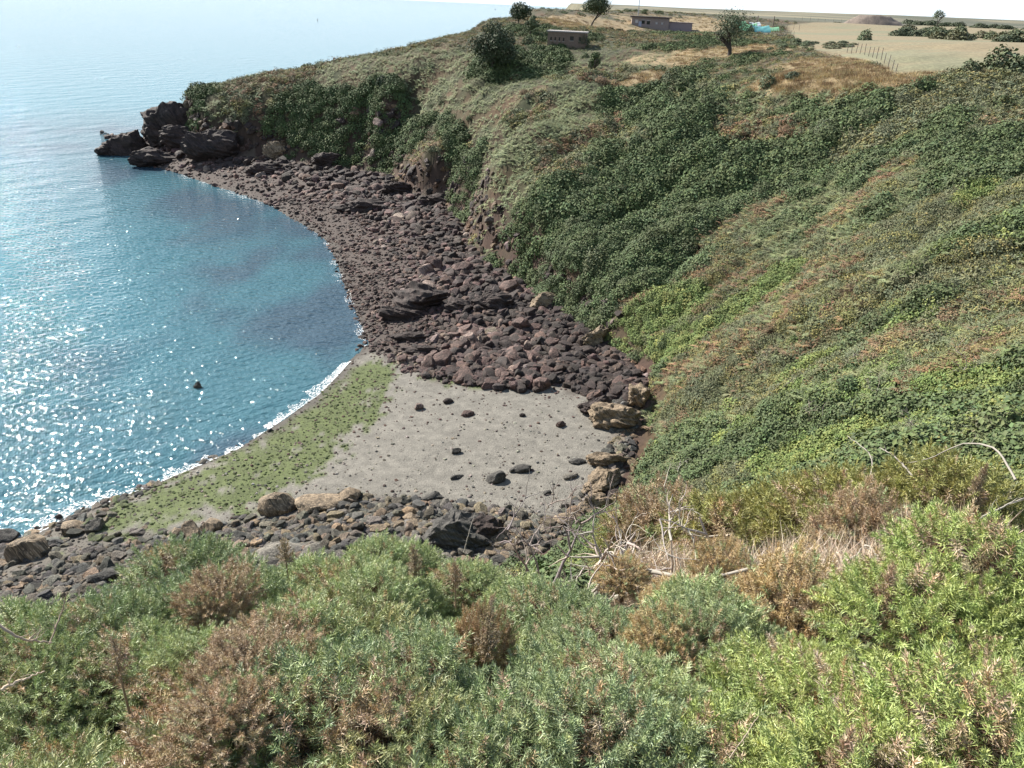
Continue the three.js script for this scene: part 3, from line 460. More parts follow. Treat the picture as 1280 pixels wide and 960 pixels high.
// boulders that stand out: pixel at the foot, width in pixels, height share, tone, label
const wide = (px, py, w) => { const g = ground(px, py, 20); return [g, w / FPX * Math.hypot(g[0], EYE - g[1], g[2])]; };
for (const [px, py, wpx, k, tone, turn, label, seed, cuts] of [
  [346, 636, 47, 0.62, 'tan', 0.2, 'big squarish tan boulder standing where green weed meets the rubble', 401, 7],
  [398, 632, 56, 0.4, 'tan', 0.3, 'long low tan boulder beside the squarish one', 402, 8],
  [438, 624, 32, 0.5, 'tan', 0.9, 'small split tan boulder at the end of the long low one', 403, 9],
  [36, 694, 48, 0.55, 'tan', 0.5, 'large tan boulder at the water edge beyond the gorse', 404, 8],
  [4, 676, 34, 0.7, 'charcoal', 0.2, 'dark grey boulder half in the sea past the large tan one', 405, 8],
  [93, 664, 40, 0.5, 'tan', 0.1, 'tan boulder on the waterline with a darker one leaning on it', 406, 8],
  [120, 662, 24, 0.7, 'grey', 1.1, 'grey boulder leaning on a tan one at the waterline', 407, 9],
  [206, 700, 30, 0.75, 'charcoal', 0.6, 'dark pointed boulder in the middle of the rubble', 408, 7],
  [239, 670, 28, 0.95, 'tan', 0.5, 'upright brown boulder tilted in the rubble', 409, 7],
  [262, 662, 32, 0.5, 'tan', -0.3, 'flat topped brown boulder behind the upright one', 410, 8],
  [222, 668, 26, 0.5, 'tan', 0.8, 'low brown boulder in front of the flat topped one', 411, 8],
  [130, 726, 34, 0.55, 'charcoal', 0.4, 'dark hollowed boulder low in the rubble', 412, 9],
  [350, 690, 60, 0.28, 'grey', 0.1, 'wide flat grey ledge stone under the squarish boulder', 413, 9],
  [390, 692, 44, 0.3, 'grey', 0.5, 'second wide ledge stone in the rubble', 414, 9],
  [620, 600, 22, 0.75, 'charcoal', 0.3, 'lone dark cube-like stone out on the sand', 415, 7],
  [655, 588, 24, 0.6, 'charcoal', 0.1, 'larger stone of a dark pair on the sand', 416, 8],
  [643, 588, 15, 0.6, 'charcoal', 0.9, 'smaller stone of a dark pair on the sand', 417, 8],
  [570, 566, 14, 0.9, 'charcoal', 0.2, 'small dark upright stone on the sand', 418, 7],
  [571, 597, 16, 0.6, 'charcoal', 0.7, 'small dark leaning stone on the sand', 419, 7],
  [722, 577, 22, 0.45, 'charcoal', 0.1, 'dark pointed stone on the sand near the tan ledges', 420, 8],
  [713, 596, 18, 0.5, 'grey', 0.5, 'rough grey stone on the sand among flat pebbles', 421, 9],
  [684, 617, 13, 0.5, 'charcoal', 0.4, 'thin dark stone on the sand by the dead shrub', 422, 8],
  [632, 637, 17, 0.75, 'grey', 0.5, 'rounded grey stone with a brown top by the black rock', 423, 6],
  [592, 632, 15, 0.5, 'charcoal', 0.3, 'dark flat stone on the sand above the black rock', 424, 8],
  [523, 511, 15, 0.7, 'pale', 0.3, 'pink rounded stone on the sand', 425, 6],
  [585, 519, 15, 0.8, 'pink', 0.1, 'reddish rounded stone on the sand', 426, 6],
  [653, 520, 8, 0.9, 'dark', 0.1, 'tiny dark stone alone on the sand', 427, 7],
  [701, 533, 14, 0.8, 'pink', 0.4, 'pinkish pointed stone on the upper sand', 428, 7],
  [560, 503, 12, 0.8, 'dark', 0.4, 'small dark stone near the red rock field edge', 429, 7],
  [541, 624, 26, 0.6, 'charcoal', 0.4, 'dark block on the sand edge of the rubble', 430, 7],
  [545, 632, 22, 0.5, 'charcoal', 1.0, 'dark block touching another at the rubble edge', 431, 8],
  [608, 664, 38, 0.72, 'dark', 0.4, 'brown boulder beside the big black rock', 432, 8],
  [618, 678, 34, 0.45, 'tan', 0.2, 'ochre boulder in front of the brown one', 433, 8],
  [710, 650, 36, 0.5, 'tan', 0.2, 'smooth ochre boulder at the foot of the slope', 434, 5],
  [338, 539, 8, 0.6, 'charcoal', 0.2, 'small dark rock in the wash on the shoreline', 435, 7],
]) {
  const [g, w] = wide(px, py, w0(wpx)); const o = mesh('boulder', stone(seed, 5, cuts, k, 0.05), toneMat(tone)); o.position.set(g[0], g[1] - w * 0.05, g[2]); o.rotation.y = turn; o.scale.set(w, w, w * 0.85); tag(o, label, 'boulder');
}
function w0(w) { return w * 0.74; }
{
  const R = rng(951);
  for (let k = 0; k < 34; k++) { const t = R(), px = lerp(128, 250, t) + R() * 16, py = lerp(169, 214, t) + R() * R() * 14 - 4 * t, g = atHeight(px, py, 0.15), s = 0.9 + 1.9 * R() * R(), o = mesh('boulder', stones[k % 9], toneMat(R() < 0.75 ? 'dark' : 'pink')); o.position.set(g[0], Math.max(-0.15, height(g[0], g[2])) - 0.1 * s, g[2]); o.rotation.y = R() * 6.28; o.scale.setScalar(s); tag(o, 'dark sea worn boulder at the water edge off the headland tip', 'boulder', 'boulders trailing off the headland tip'); }
}
// rock outcrops with layered, broken sides
function crag(seed, strata, tilt, sharp = 1) {
  const R = rng(seed), g = mergeVertices(new THREE.IcosahedronGeometry(0.5, 13).deleteAttribute('uv').deleteAttribute('normal')), p = g.attributes.position, pl = [];
  for (let k = 0; k < 10; k++) { const n = unit(R); if (n.y < -0.2) n.y *= -1; pl.push([n, 0.27 + R() * 0.2]); }
  const ax = V(Math.sin(tilt), Math.cos(tilt), 0.25).normalize();
  for (let i = 0; i < p.count; i++) {
    const v = V(p.getX(i), p.getY(i), p.getZ(i)); for (const [n, d] of pl) { const e = v.dot(n) - d; if (e > 0) v.addScaledVector(n, -e * 0.92); }
    const t = v.dot(ax) * strata + 0.6 * noise3(v.x * 3, v.y * 3, v.z * 3, seed), f = t - Math.floor(t), step = (f < 0.78 ? f / 0.78 : (1 - f) / 0.22) * 0.1;
    const k = 0.95 + step * sharp + 0.26 * noise3(v.x * 3.1, v.y * 3.1, v.z * 3.1, seed + 1) + 0.13 * noise3(v.x * 8, v.y * 8, v.z * 8, seed + 2) + 0.06 * noise3(v.x * 19, v.y * 19, v.z * 19, seed + 4);
    p.setXYZ(i, v.x * k * 1.1, (v.y + 0.12) * k, v.z * k * 1.1);
  }
  const o = toCreasedNormals(g, 0.45), q = o.attributes.position, uv = new Float32Array(q.count * 2); for (let i = 0; i < q.count; i++) { uv[i * 2] = q.getX(i) * 1.6 + q.getY(i); uv[i * 2 + 1] = q.getZ(i) * 1.6 + q.getY(i) * 1.2; } o.setAttribute('uv', new THREE.BufferAttribute(uv, 2)); return o;
}
for (const [px, py, dist, w, h, d, tone, turn, label, seed] of [   // foot pixel, distance, size in metres
  [216, 152, 168, 9, 7.4, 7, 'dark', 0.3, 'tall dark rock stack off the end of the headland', 501],
  [196, 152, 169, 5, 4, 5, 'dark', 1.2, 'shoulder of dark rock leaning on the tall stack', 507],
  [155, 160, 171, 7.5, 5, 5, 'dark', 0.1, 'low dark rock islet at the tip of the headland', 502],
  [138, 160, 172, 5.5, 3, 4, 'dark', 0.9, 'smooth dark rock trailing into the sea off the tip', 503],
  [228, 168, 162, 9, 4, 5, 'dark', 0.2, 'dark ledge joining the stack to the cliff', 504],
  [185, 178, 158, 8, 3, 5, 'dark', 0.6, 'dark ledge among boulders at the headland tip', 505],
  [268, 186, 152, 9, 5.5, 5, 'dark', 0.4, 'dark buttress at the foot of the headland cliff', 506],
  [522, 384, 0, 5.4, 3.0, 4, 'dark', -0.25, 'big dark ribbed outcrop in the middle of the rock field', 510],
  [505, 398, 0, 4.4, 1.5, 1.9, 'dark', -0.15, 'long dark rib in front of the big ribbed outcrop', 511],
  [572, 386, 0, 3.2, 1.3, 2, 'dark', -0.2, 'dark rib between the ribbed outcrop and the cliff', 512],
  [615, 385, 0, 4, 1.6, 2.2, 'dark', 0.1, 'dark ledge under the overhanging ivy cliff', 513],
  [512, 424, 0, 3.2, 0.8, 1.4, 'dark', 0.1, 'dark flat ledge near the shore end of the rock field', 514],
  [530, 440, 0, 3.2, 0.7, 1.2, 'dark', 0, 'dark flat ledge at the edge of the weedy sand', 515],
  [455, 262, 0, 8, 1.8, 3, 'dark', 0.2, 'dark reef across the upper rock field', 516],
  [330, 215, 0, 7, 2, 3.5, 'dark', 0.2, 'dark block under the left part of the headland cliff', 517],
  [765, 528, 0, 3.4, 1.9, 2.2, 'tan', 0.2, 'layered brown ledge jutting onto the sand', 520],
  [745, 512, 0, 2.6, 1.2, 1.8, 'dark', 0.4, 'dark ledge beside the layered brown one', 521],
  [797, 503, 0, 2.6, 1.9, 2.2, 'tan', 0.9, 'ochre rock face at the cliff foot above the ledges', 522],
  [757, 578, 0, 2.6, 0.9, 1.3, 'tan', 0.1, 'flat tan ledge running out from the slope', 523],
  [752, 606, 0, 3.2, 1.0, 1.6, 'tan', 0.8, 'steep tan rib slanting up from the sand', 524],
  [745, 636, 0, 2.2, 1.2, 1.6, 'tan', 0.7, 'broken tan rock at the lower end of the steep rib', 525],
  [568, 676, 0, 4.0, 2.0, 2.8, 'charcoal', 0.15, 'big black rock at the bottom of the beach', 526],
  [600, 668, 0, 2.4, 1.4, 1.8, 'dark', 0.5, 'brownish rock joined to the big black one', 527],
  [498, 240, 0, 5, 2, 2.5, 'dark', 0.3, 'bare brown rock at the mouth of the dark gully', 530],
  [548, 254, 0, 5, 1.8, 2.2, 'dark', 0.1, 'bare brown rock under the brown bracken spur', 531],
  [345, 194, 0, 5, 3, 2.5, 'tan', 0.3, 'ochre rock rib on the headland cliff', 534],
  [410, 206, 0, 7, 2.6, 2.5, 'dark', 0.2, 'dark rock wall under the headland cliff', 535],
  [680, 384, 0, 3.4, 1.8, 1.8, 'tan', 0.4, 'ochre rock at the foot of the ivy cliff', 536],
  [742, 428, 0, 3, 1.6, 1.6, 'tan', 0.6, 'ochre rock at the foot of the leafy slope', 537],
  [248, 484, 0, 0.7, 0.5, 0.5, 'charcoal', 0.3, 'lone dark rock awash in the bay', 528],
]) {
  let g = dist ? atDist(px, py, dist) : ground(px, py, 20); if (seed === 528) g = atHeight(px, py, 0);
  const y = dist ? Math.max(-0.6, Math.min(g[1], height(g[0], g[2]) + 0.5)) : g[1];
  const o = mesh('rock_outcrop', crag(seed, 7, turn > 0.5 ? 0.9 : 0.5), toneMat(tone)); o.position.set(g[0], y + h * 0.2, g[2]); o.rotation.y = turn; o.scale.set(w, h * 1.25, d); tag(o, label, 'rock');
}

// ------------------------------------------------------------------ foam along the waterline
{
  const R = rng(66), s = new Soup(), w = [0.82, 0.84, 0.84];
  for (let i = 0; i + 1 < SHORE.length; i++) {
    const a = SHORE[i], b = SHORE[i + 1], L = Math.hypot(b[0] - a[0], b[2] - a[2]), nx = (b[2] - a[2]) / L, nz = -(b[0] - a[0]) / L; // points out to sea
    const far = Math.hypot(a[0], a[2]), sg = beachSDF((a[0] + b[0]) / 2 + nx, (a[2] + b[2]) / 2 + nz) > 0 ? 1 : -1; if (i === 0 || i === SHORE.length - 2) continue;
    for (let q = 0; q < L * (far > 72 ? 45 : 170); q++) {
      const t = R(), x0 = lerp(a[0], b[0], t), z0 = lerp(a[2], b[2], t), calm = 0.45 + 0.8 * Math.max(0, fbm(x0 / 6, z0 / 6, 67) + 0.4), row = R(); let off = row < 0.93 ? Math.pow(R(), 1.4) * 1.5 * calm - 0.1 : row < 0.97 ? 1.5 + 0.35 * fbm(x0 / 3, z0 / 3, 68) + R() * 0.35 : 2.9 + 0.6 * fbm(x0 / 4, z0 / 4, 69) + R() * 0.4; if (row > 0.93 && fbm(x0 / 2.5, z0 / 2.5, 70, 2) < 0.25) continue;
      const x = x0 + nx * off * sg, z = z0 + nz * off * sg, len = 0.04 + R() * 0.2, wd = 0.01 + R() * 0.026, dx = (b[0] - a[0]) / L, dz = (b[2] - a[2]) / L, an = (R() - 0.5) * 0.6, ca = Math.cos(an), sa = Math.sin(an), al = V(dx * ca - dz * sa, 0, dx * sa + dz * ca);
      const y = Math.max(0.012, height(x, z) + 0.02) + R() * 0.02; if (y > 0.2 || fbm(x0 / 4, z0 / 4, 73, 3) + 0.5 * fbm(x0, z0, 74, 2) < -0.12 + 0.3 * off) continue; s.leaf(V(x, y, z), al, V(-al.z, 0, al.x), len, wd, w, 0.3);
    }
  }
  const f = mesh('foam', s.build(), new THREE.MeshStandardMaterial({ vertexColors: true, roughness: 0.6, side: THREE.DoubleSide })); tag(f, 'thin white foam where small waves meet the shore', null, null, 'stuff');
}

// ------------------------------------------------------------------ shrubs that stand out of the cover
{
  const kinds = [
    ['bramble_shrub', 'rounded dark green bramble shrub', 'dark bramble shrubs', DARK, 150, [leafMound(601, 1000, 0.95, 0.85, 0.14, [0.07, 0.098, 0.033], 0.7, 0.35), leafMound(602, 1000, 1.05, 0.75, 0.14, [0.08, 0.105, 0.036], 0.7, 0.35), leafMound(603, 1000, 0.85, 1.0, 0.13, [0.075, 0.092, 0.036], 0.7, 0.35)]],
    ['ivy_shrub', 'bright yellow green ivy shrub', 'bright ivy shrubs', IVY, 60, [leafMound(604, 1000, 0.8, 0.7, 0.1, [0.135, 0.18, 0.045], 0.6, 0.35, 0.42), leafMound(605, 1000, 0.75, 0.8, 0.1, [0.165, 0.2, 0.05], 0.6, 0.35, 0.42)]],
    ['heath_shrub', 'grey green twiggy heath shrub', 'grey heath shrubs', HEATH, 60, [leafMound(606, 1200, 0.8, 0.6, 0.1, [0.13, 0.145, 0.08], 0.6, 0.35, 0.2), leafMound(607, 1200, 0.75, 0.7, 0.1, [0.15, 0.15, 0.075], 0.6, 0.35, 0.2)]],
    ['brown_shrub', 'rust brown withered shrub', 'rust brown shrubs', BROWN, 36, [leafMound(608, 900, 0.7, 0.5, 0.11, [0.2, 0.125, 0.065], 0.6, 0.35, 0.25)]],
  ];
  const MARKS = [[640, 300, 20, 'above the ribbed outcrop'], [690, 75, 20, 'below the brick hut'], [600, 95, 20, 'below the big dark tree'], [840, 500, 20, 'above the tan ledges'], [430, 120, 20, 'on the headland'], [1150, 130, 20, 'under the field rim'], [560, 190, 20, 'on the green spur'], [880, 300, 20, 'in the middle of the main slope'], [1150, 400, 12, 'high on the near slope'], [980, 560, 12, 'above the olive gorse'], [850, 120, 20, 'below the dry grass'], [760, 380, 20, 'above the red rock field']];
  const R = rng(611);
  for (const [name, label, group, strips, most, geos] of kinds) { let n = 0; for (let q = 0; q < 6000 && n < most; q++) {
    const s = strips[Math.floor(R() * strips.length)], t = R(), x = lerp(s[0], s[2], t) + (R() + R() - 1) * s[4] * 1.2, z = lerp(s[1], s[3], t) + (R() + R() - 1) * s[4] * 1.2, bs = beachSDF(x, z), h = height(x, z, bs), r = Math.hypot(x, z);
    if (bs < 1.2 || h < 4 || r < 15 || fbm(x / 4, z / 4, 92, 4) + R() * 0.6 < 0.1 || slopeNormal(x, z).y < 0.6) continue;
    const k = (0.5 + R() * R() * 1.3) * (r < 45 ? 0.75 : 1), at = beside(x, z, MARKS), o = thing(name, [x, h - 0.15, z], R() * 6.28, `${label} ${at}`, 'shrub', `${group} ${at}`);
    mesh('foliage', geos[n % geos.length], leafMat, o); o.scale.set(k, k * (0.8 + R() * 0.6), k); n++;
  } }
  for (const [px, py, dist, k, label] of [[1100, 540, 15, 1.1, 'tall ivy shrub tangled with pale sticks on the near bank'], [1165, 530, 14, 1.2, 'ivy shrub behind the grey crooked branch'], [1232, 500, 15, 1.4, 'largest ivy shrub above the grey crooked branch'], [1278, 540, 12, 1.1, 'ivy shrub over the root of the grey crooked branch'], [1015, 580, 17, 1.0, 'round ivy shrub past the tall brown spire'], [1055, 568, 16, 1.1, 'ivy shrub behind the tall brown spire'], [975, 600, 18, 0.9, 'low ivy shrub past the wide olive gorse']]) { const p = atDist(px, py, dist), o = thing('ivy_shrub', [p[0], height(p[0], p[2]) - 0.15, p[2]], px, label, 'shrub'); mesh('foliage', kinds[1][5][px % 2], leafMat, o); o.scale.setScalar(k); }
}
// ------------------------------------------------------------------ trees
function makeTree(name, [x, y, z], label, group, H, W, base, o) {
  const R = rng(o.seed), t = thing(name, [x, y, z], 0, label, o.cat ?? 'tree', group), wood = new Soup(), tips = [], bark = o.bark ?? [0.06, 0.05, 0.042];
  (function grow(p, d, len, rad, lev) {
    const pts = [p.clone()], rs = [rad]; let q = p.clone(), e = d.clone();
    for (let k = 0; k < 4; k++) { e.add(unit(R).multiplyScalar(0.22)).add(V(0, 0.06, 0)).normalize(); q = q.clone().addScaledVector(e, len / 4); pts.push(q); rs.push(rad * (1 - 0.14 * (k + 1))); }
    wood.tube(pts, rs, bark, lev < 2 ? 6 : 4); tips.push(q);
    if (lev < o.levels) for (let k = 0; k < 3 + (lev === 0 ? 2 : 0); k++) { const a = R() * 6.28, s = o.spread ?? 0.9, nd = e.clone().multiplyScalar(0.7).add(V(Math.cos(a) * s, 0.25 * R(), Math.sin(a) * s)).normalize(); grow(pts[2 + Math.floor(R() * 3)], nd, len * (0.62 + R() * 0.25), rad * 0.55, lev + 1); }
  })(V(0, -0.2, 0), V(o.lean ?? 0, 1, 0).normalize(), H * (o.stem ?? 0.42), H * (o.girth ?? 0.03), 0);
  mesh('trunk', wood.build(), barkMat, t);
  const s = new Soup(), lobes = []; for (let k = 0; k < (o.lobes ?? 14); k++) { const u = unit(R), f = Math.pow(R(), 0.4); lobes.push([V(u.x * W * 0.34 * f + (o.lean ?? 0) * H * 0.5, lerp(base, 1, 0.5) * H + u.y * H * (1 - base) * 0.33 * f, u.z * W * 0.34 * f), (0.13 + R() * 0.12) * W]); }
  for (let k = 0; k < o.leaves; k++) {
    const [c, r] = lobes[Math.floor(R() * lobes.length)], u = unit(R), f = r * (0.55 + 0.5 * Math.sqrt(R())), p = V(c.x + u.x * f, c.y + u.y * f * 0.8, c.z + u.z * f); if (p.y < base * H * 0.7) continue;
    const nn = u.clone().addScaledVector(unit(R), 0.9).add(V(0, 0.4, 0)).normalize(), al = perp(nn, R), L = o.leaf * (0.6 + R() * 0.8); s.leaf(p, al, V().crossVectors(nn, al), L, L * 0.36, shade(R, o.col, 0.55), 0.25);
  }
  mesh('crown', s.build(), leafMat, t); return t;
}
const deep = [0.05, 0.068, 0.03], soft = [0.11, 0.135, 0.065];
const onLand = (px, py, dist) => { const p = atDist(px, py, dist); return [p[0], height(p[0], p[2]), p[2]]; };
makeTree('tree', onLand(615, 76, 136), 'big dark tree with leaves to the ground at the cliff top edge', null, 8.6, 8.6, 0.05, { seed: 701, levels: 2, leaves: 9000, leaf: 0.3, col: deep, lobes: 26, stem: 0.35 });
makeTree('tree', onLand(648, 36, 170), 'small round dark tree behind the big one on the skyline', null, 4.6, 5.2, 0.02, { seed: 702, stem: 0.25, levels: 2, leaves: 4000, leaf: 0.28, col: deep, lobes: 16 });
makeTree('tree', onLand(663, 50, 158), 'narrow green tree left of the brick hut', null, 3.8, 2.9, 0.05, { seed: 703, levels: 2, leaves: 2400, leaf: 0.25, col: soft, lobes: 12 });
makeTree('tree', onLand(738, 39, 182), 'leaning umbrella shaped tree between the brick hut and the long building', null, 6.4, 7.6, 0.48, { seed: 704, levels: 2, leaves: 5200, leaf: 0.3, col: [0.06, 0.085, 0.038], lobes: 20, lean: 0.25, stem: 0.5, girth: 0.035 });
makeTree('tree', onLand(912, 69, 131), 'open crowned tree with forked dark trunk standing in dry grass', null, 6.6, 7.8, 0.28, { seed: 705, levels: 3, leaves: 3300, leaf: 0.22, col: [0.09, 0.115, 0.06], lobes: 34, stem: 0.34, girth: 0.055, spread: 1.1, bark: [0.05, 0.042, 0.036] });
makeTree('tree', onLand(742, 97, 122), 'slim bushy sapling on the slope below the brick hut', null, 4.4, 2.3, 0.05, { seed: 706, levels: 2, leaves: 1900, leaf: 0.22, col: [0.085, 0.115, 0.04], lobes: 12 });
makeTree('tree', onLand(1171, 30, 300), 'thin little tree above the far scrub bank', null, 5.5, 4, 0.45, { seed: 707, levels: 2, leaves: 700, leaf: 0.3, col: soft, lobes: 9 });
{
  const bushes = [leafMound(621, 700, 0.6, 0.8, 0.16, soft, 0.6), leafMound(622, 700, 0.75, 0.6, 0.16, deep, 0.6), leafMound(623, 700, 0.7, 0.7, 0.15, [0.12, 0.12, 0.06], 0.6)];
  const bush = (px, py, dist, s, k, label, group, tall = 1) => { const p = onLand(px, py, dist), o = thing('bush', [p[0], p[1] - 0.1, p[2]], px, label, 'bush', group); mesh('foliage', bushes[k], leafMat, o); o.scale.set(s, s * tall, s); return o; };
  bush(478, 118, 146, 1.7, 1, 'dark upright bush on the lip of the headland cliff', null, 1.6);
  bush(833, 108, 117, 1.4, 1, 'dark small bush on the slope under the dry grass', null, 1.5);
  bush(962, 104, 99, 1.6, 0, 'twiggy dark bush at the edge of the straw patch');
  bush(992, 100, 99, 1.2, 1, 'round small bush at the edge of the straw patch');
  bush(1079, 52, 165, 2.2, 0, 'green bush standing alone on the field');
  bush(1213, 92, 95, 1.5, 0, 'low green bush on the rim of the field'); bush(1250, 88, 97, 2.6, 0, 'large bright green bush on the rim of the field'); bush(1272, 90, 96, 2.2, 0, 'green bush beside the large bright one on the field rim');
  bush(660, 60, 150, 1.8, 0, 'low bush in front of the brick hut'); bush(845, 34, 205, 2.6, 1, 'dark bush behind the end of the long building'); bush(600, 62, 146, 2, 0, 'bush at the seaward foot of the big dark tree'); bush(640, 72, 140, 2.2, 1, 'dark bush at the landward foot of the big dark tree');
  const R = rng(631);
  for (let k = 0; k < 44; k++) { const px = 1115 + R() * 175, py = lerp(38, 54, Math.pow(R(), 0.7)) + (px - 1115) * 0.012; bush(px, py, lerp(245, 190, (py - 38) / 16), 1.4 + R() * 2.2, Math.floor(R() * 3), 'rough brown green bush in the scrub bank across the field', 'bushes of the scrub bank across the field', 0.8); }
  for (let k = 0; k < 26; k++) { const px = 985 + R() * 90; bush(px, 28 + (px - 985) * 0.02, 320 + R() * 40, 1.6 + R() * 1.6, 1, 'dark bush in the far hedge beyond the field', 'bushes of the far hedge', 0.8); }
  for (let k = 0; k < 22; k++) { const px = 1090 + R() * 200; bush(px, 33 + (px - 1090) * 0.03, 420 + R() * 60, 2 + R() * 2.4, 1, 'dark bush in the hedge on the right skyline', 'bushes of the skyline hedge', 0.9); }
  for (let k = 0; k < 34; k++) { const px = 960 + R() * 110, py = 60 + R() * 22 - Math.abs(px - 1000) * 0.05; bush(px, py, 128 + R() * 20, 0.8 + R() * 0.9, Math.floor(R() * 3), 'low green bush in the rough ground beside the field', 'low bushes in the rough ground beside the field', 0.6); }
}
// ------------------------------------------------------------------ huts on the plateau
const plain = (r, g, b, rough = 0.9) => new THREE.MeshStandardMaterial({ color: new THREE.Color().setRGB(r, g, b), roughness: rough });
const brickMap = grainTexture(256, (i, j) => { const row = j >> 3, x = (i + (row & 1) * 8) & 255; if (j % 8 === 0 || x % 16 === 0) return [0.6, 0.56, 0.52]; const v = hash2(x >> 4, row, 4) * 0.3; return [0.46 + v, 0.42 + v * 0.9, 0.39 + v * 0.85]; });
const brickMat = new THREE.MeshStandardMaterial({ map: brickMap, color: new THREE.Color().setRGB(0.54, 0.49, 0.45), roughness: 0.95 });
const box = (w, h, d, x, y, z) => new THREE.BoxGeometry(w, h, d).translate(x, y, z);
function frontWall(w, h, t, holes) { const s = new THREE.Shape([new THREE.Vector2(-w / 2, -1.2), new THREE.Vector2(w / 2, -1.2), new THREE.Vector2(w / 2, h), new THREE.Vector2(-w / 2, h)]); for (const [x, y, a, b] of holes) s.holes.push(new THREE.Path([new THREE.Vector2(x - a / 2, y - b / 2), new THREE.Vector2(x - a / 2, y + b / 2), new THREE.Vector2(x + a / 2, y + b / 2), new THREE.Vector2(x + a / 2, y - b / 2)])); return new THREE.ExtrudeGeometry(s, { depth: t, bevelEnabled: false }); }
const darkGlass = new THREE.MeshPhysicalMaterial({ color: new THREE.Color().setRGB(0.02, 0.025, 0.03), roughness: 0.1 });
{
  const p = onLand(709, 58, 149), hut = thing('brick_hut', [p[0], p[1], p[2]], -0.16, 'small flat roofed brick hut half sunk in bracken by the cliff top', 'hut'); hut.scale.setScalar(0.8); const w = 8.6, h = 2.9, d = 5;
  const holes = [[-3.5, 1.45, 0.36, 0.75], [-2.55, 1.45, 0.36, 0.75], [-1.6, 1.45, 0.36, 0.75], [-0.65, 1.4, 0.36, 0.75], [1.2, 1.7, 0.85, 0.9], [3.0, 1.7, 0.5, 0.8]];
  mesh('wall', frontWall(w, h, 0.3, holes).translate(0, 0, d / 2 - 0.3), brickMat, hut); mesh('wall', box(w, h + 1.2, 0.3, 0, h / 2 - 0.6, -d / 2 + 0.15), brickMat, hut);
  for (const s of [-1, 1]) mesh('wall', box(0.3, h + 1.2, d - 0.6, s * (w / 2 - 0.15), h / 2 - 0.6, 0), brickMat, hut);
  mesh('roof', box(w + 0.5, 0.24, d + 0.5, 0, h + 0.12, 0), plain(0.34, 0.31, 0.3), hut);
  for (const [x, y, a, b] of holes) { const win = mesh('window', box(a, b, 0.05, x, y, d / 2 - 0.25), darkGlass, hut); mesh('sill', box(a + 0.12, 0.09, 0.14, x, y - b / 2 - 0.045, d / 2 + 0.02), plain(0.4, 0.37, 0.34), win); }
  const ivy = thing('ivy', [p[0] + 2.9, p[1] + 0.8, p[2] + 2.1], 0.4, 'dark ivy hanging over the corner of the brick hut', 'plant'); mesh('foliage', leafMound(640, 700, 0.9, 1.5, 0.16, deep, 0.6), leafMat, ivy);
  const q = onLand(822, 37, 202), b = thing('long_building', [q[0], q[1], q[2]], -0.1, 'long low flat roofed building with painted walls on the plateau', 'building');
  b.scale.setScalar(0.78); const paint = plain(0.24, 0.2, 0.19), white = plain(0.55, 0.55, 0.58), bh = 3, W1 = 11.4, D1 = 6, hs = [[-4.2, 1.8, 0.9, 0.8], [-2.2, 1.7, 1.0, 1.0], [-0.6, 1.6, 1.0, 1.0], [1.9, 1.5, 0.6, 0.5], [3.6, 1.5, 0.6, 0.5]];
  mesh('wall', frontWall(W1, bh, 0.3, hs).translate(-2.6, 0, D1 / 2 - 0.3), paint, b); mesh('wall', box(W1, bh + 1.2, 0.3, -2.6, bh / 2 - 0.6, -D1 / 2 + 0.15), paint, b); for (const s of [-1, 1]) mesh('wall', box(0.3, bh + 1.2, D1 - 0.6, -2.6 + s * (W1 / 2 - 0.15), bh / 2 - 0.6, 0), plain(0.4, 0.31, 0.24), b);
  mesh('roof', box(W1 + 1.2, 0.3, D1 + 1, -2.6, bh + 0.15, 0), plain(0.075, 0.06, 0.06), b);
  hs.forEach(([x, y, a, c], i) => { const win = mesh('window', box(a, c, 0.05, x - 2.6, y, D1 / 2 - 0.25), i === 1 || i === 2 ? darkGlass : white, b); mesh('frame', box(a + 0.14, 0.08, 0.1, x - 2.6, y + c / 2 + 0.04, D1 / 2 + 0.02), white, win); });
  mesh('door', box(0.9, 1.9, 0.06, -5.8 + 0.1, 0.9, D1 / 2 + 0.035), plain(0.33, 0.36, 0.46), b);
  mesh('annexe_wall', box(7, 3, 5, 6.7, 0.4, -0.3), plain(0.21, 0.18, 0.2), b); mesh('annexe_roof', box(7.3, 0.2, 5.3, 6.85, 2.0, -0.3), plain(0.16, 0.13, 0.13), b);
  const r = onLand(707, 22, 226), lo = thing('low_shelter', [r[0], r[1] - 0.9, r[2]], 0.05, 'low flat roofed shelter on the seaward skyline', 'shelter');
  mesh('wall', box(5.5, 2.6, 3.5, 0.6, 0.3, 0), plain(0.3, 0.24, 0.22), lo); mesh('roof', box(7.6, 0.22, 4.4, 0, 1.72, 0), plain(0.13, 0.11, 0.11), lo);
  const m = onLand(797, 24, 206), mast = thing('mast', m, 0, 'tall thin mast behind the long building', 'mast'); mesh('pole', new THREE.CylinderGeometry(0.07, 0.11, 7.4, 8).translate(0, 3.6, 0), plain(0.35, 0.36, 0.38), mast); mesh('aerial', box(0.9, 0.06, 0.06, 0, 6.6, 0.1), plain(0.35, 0.36, 0.38), mast);
}
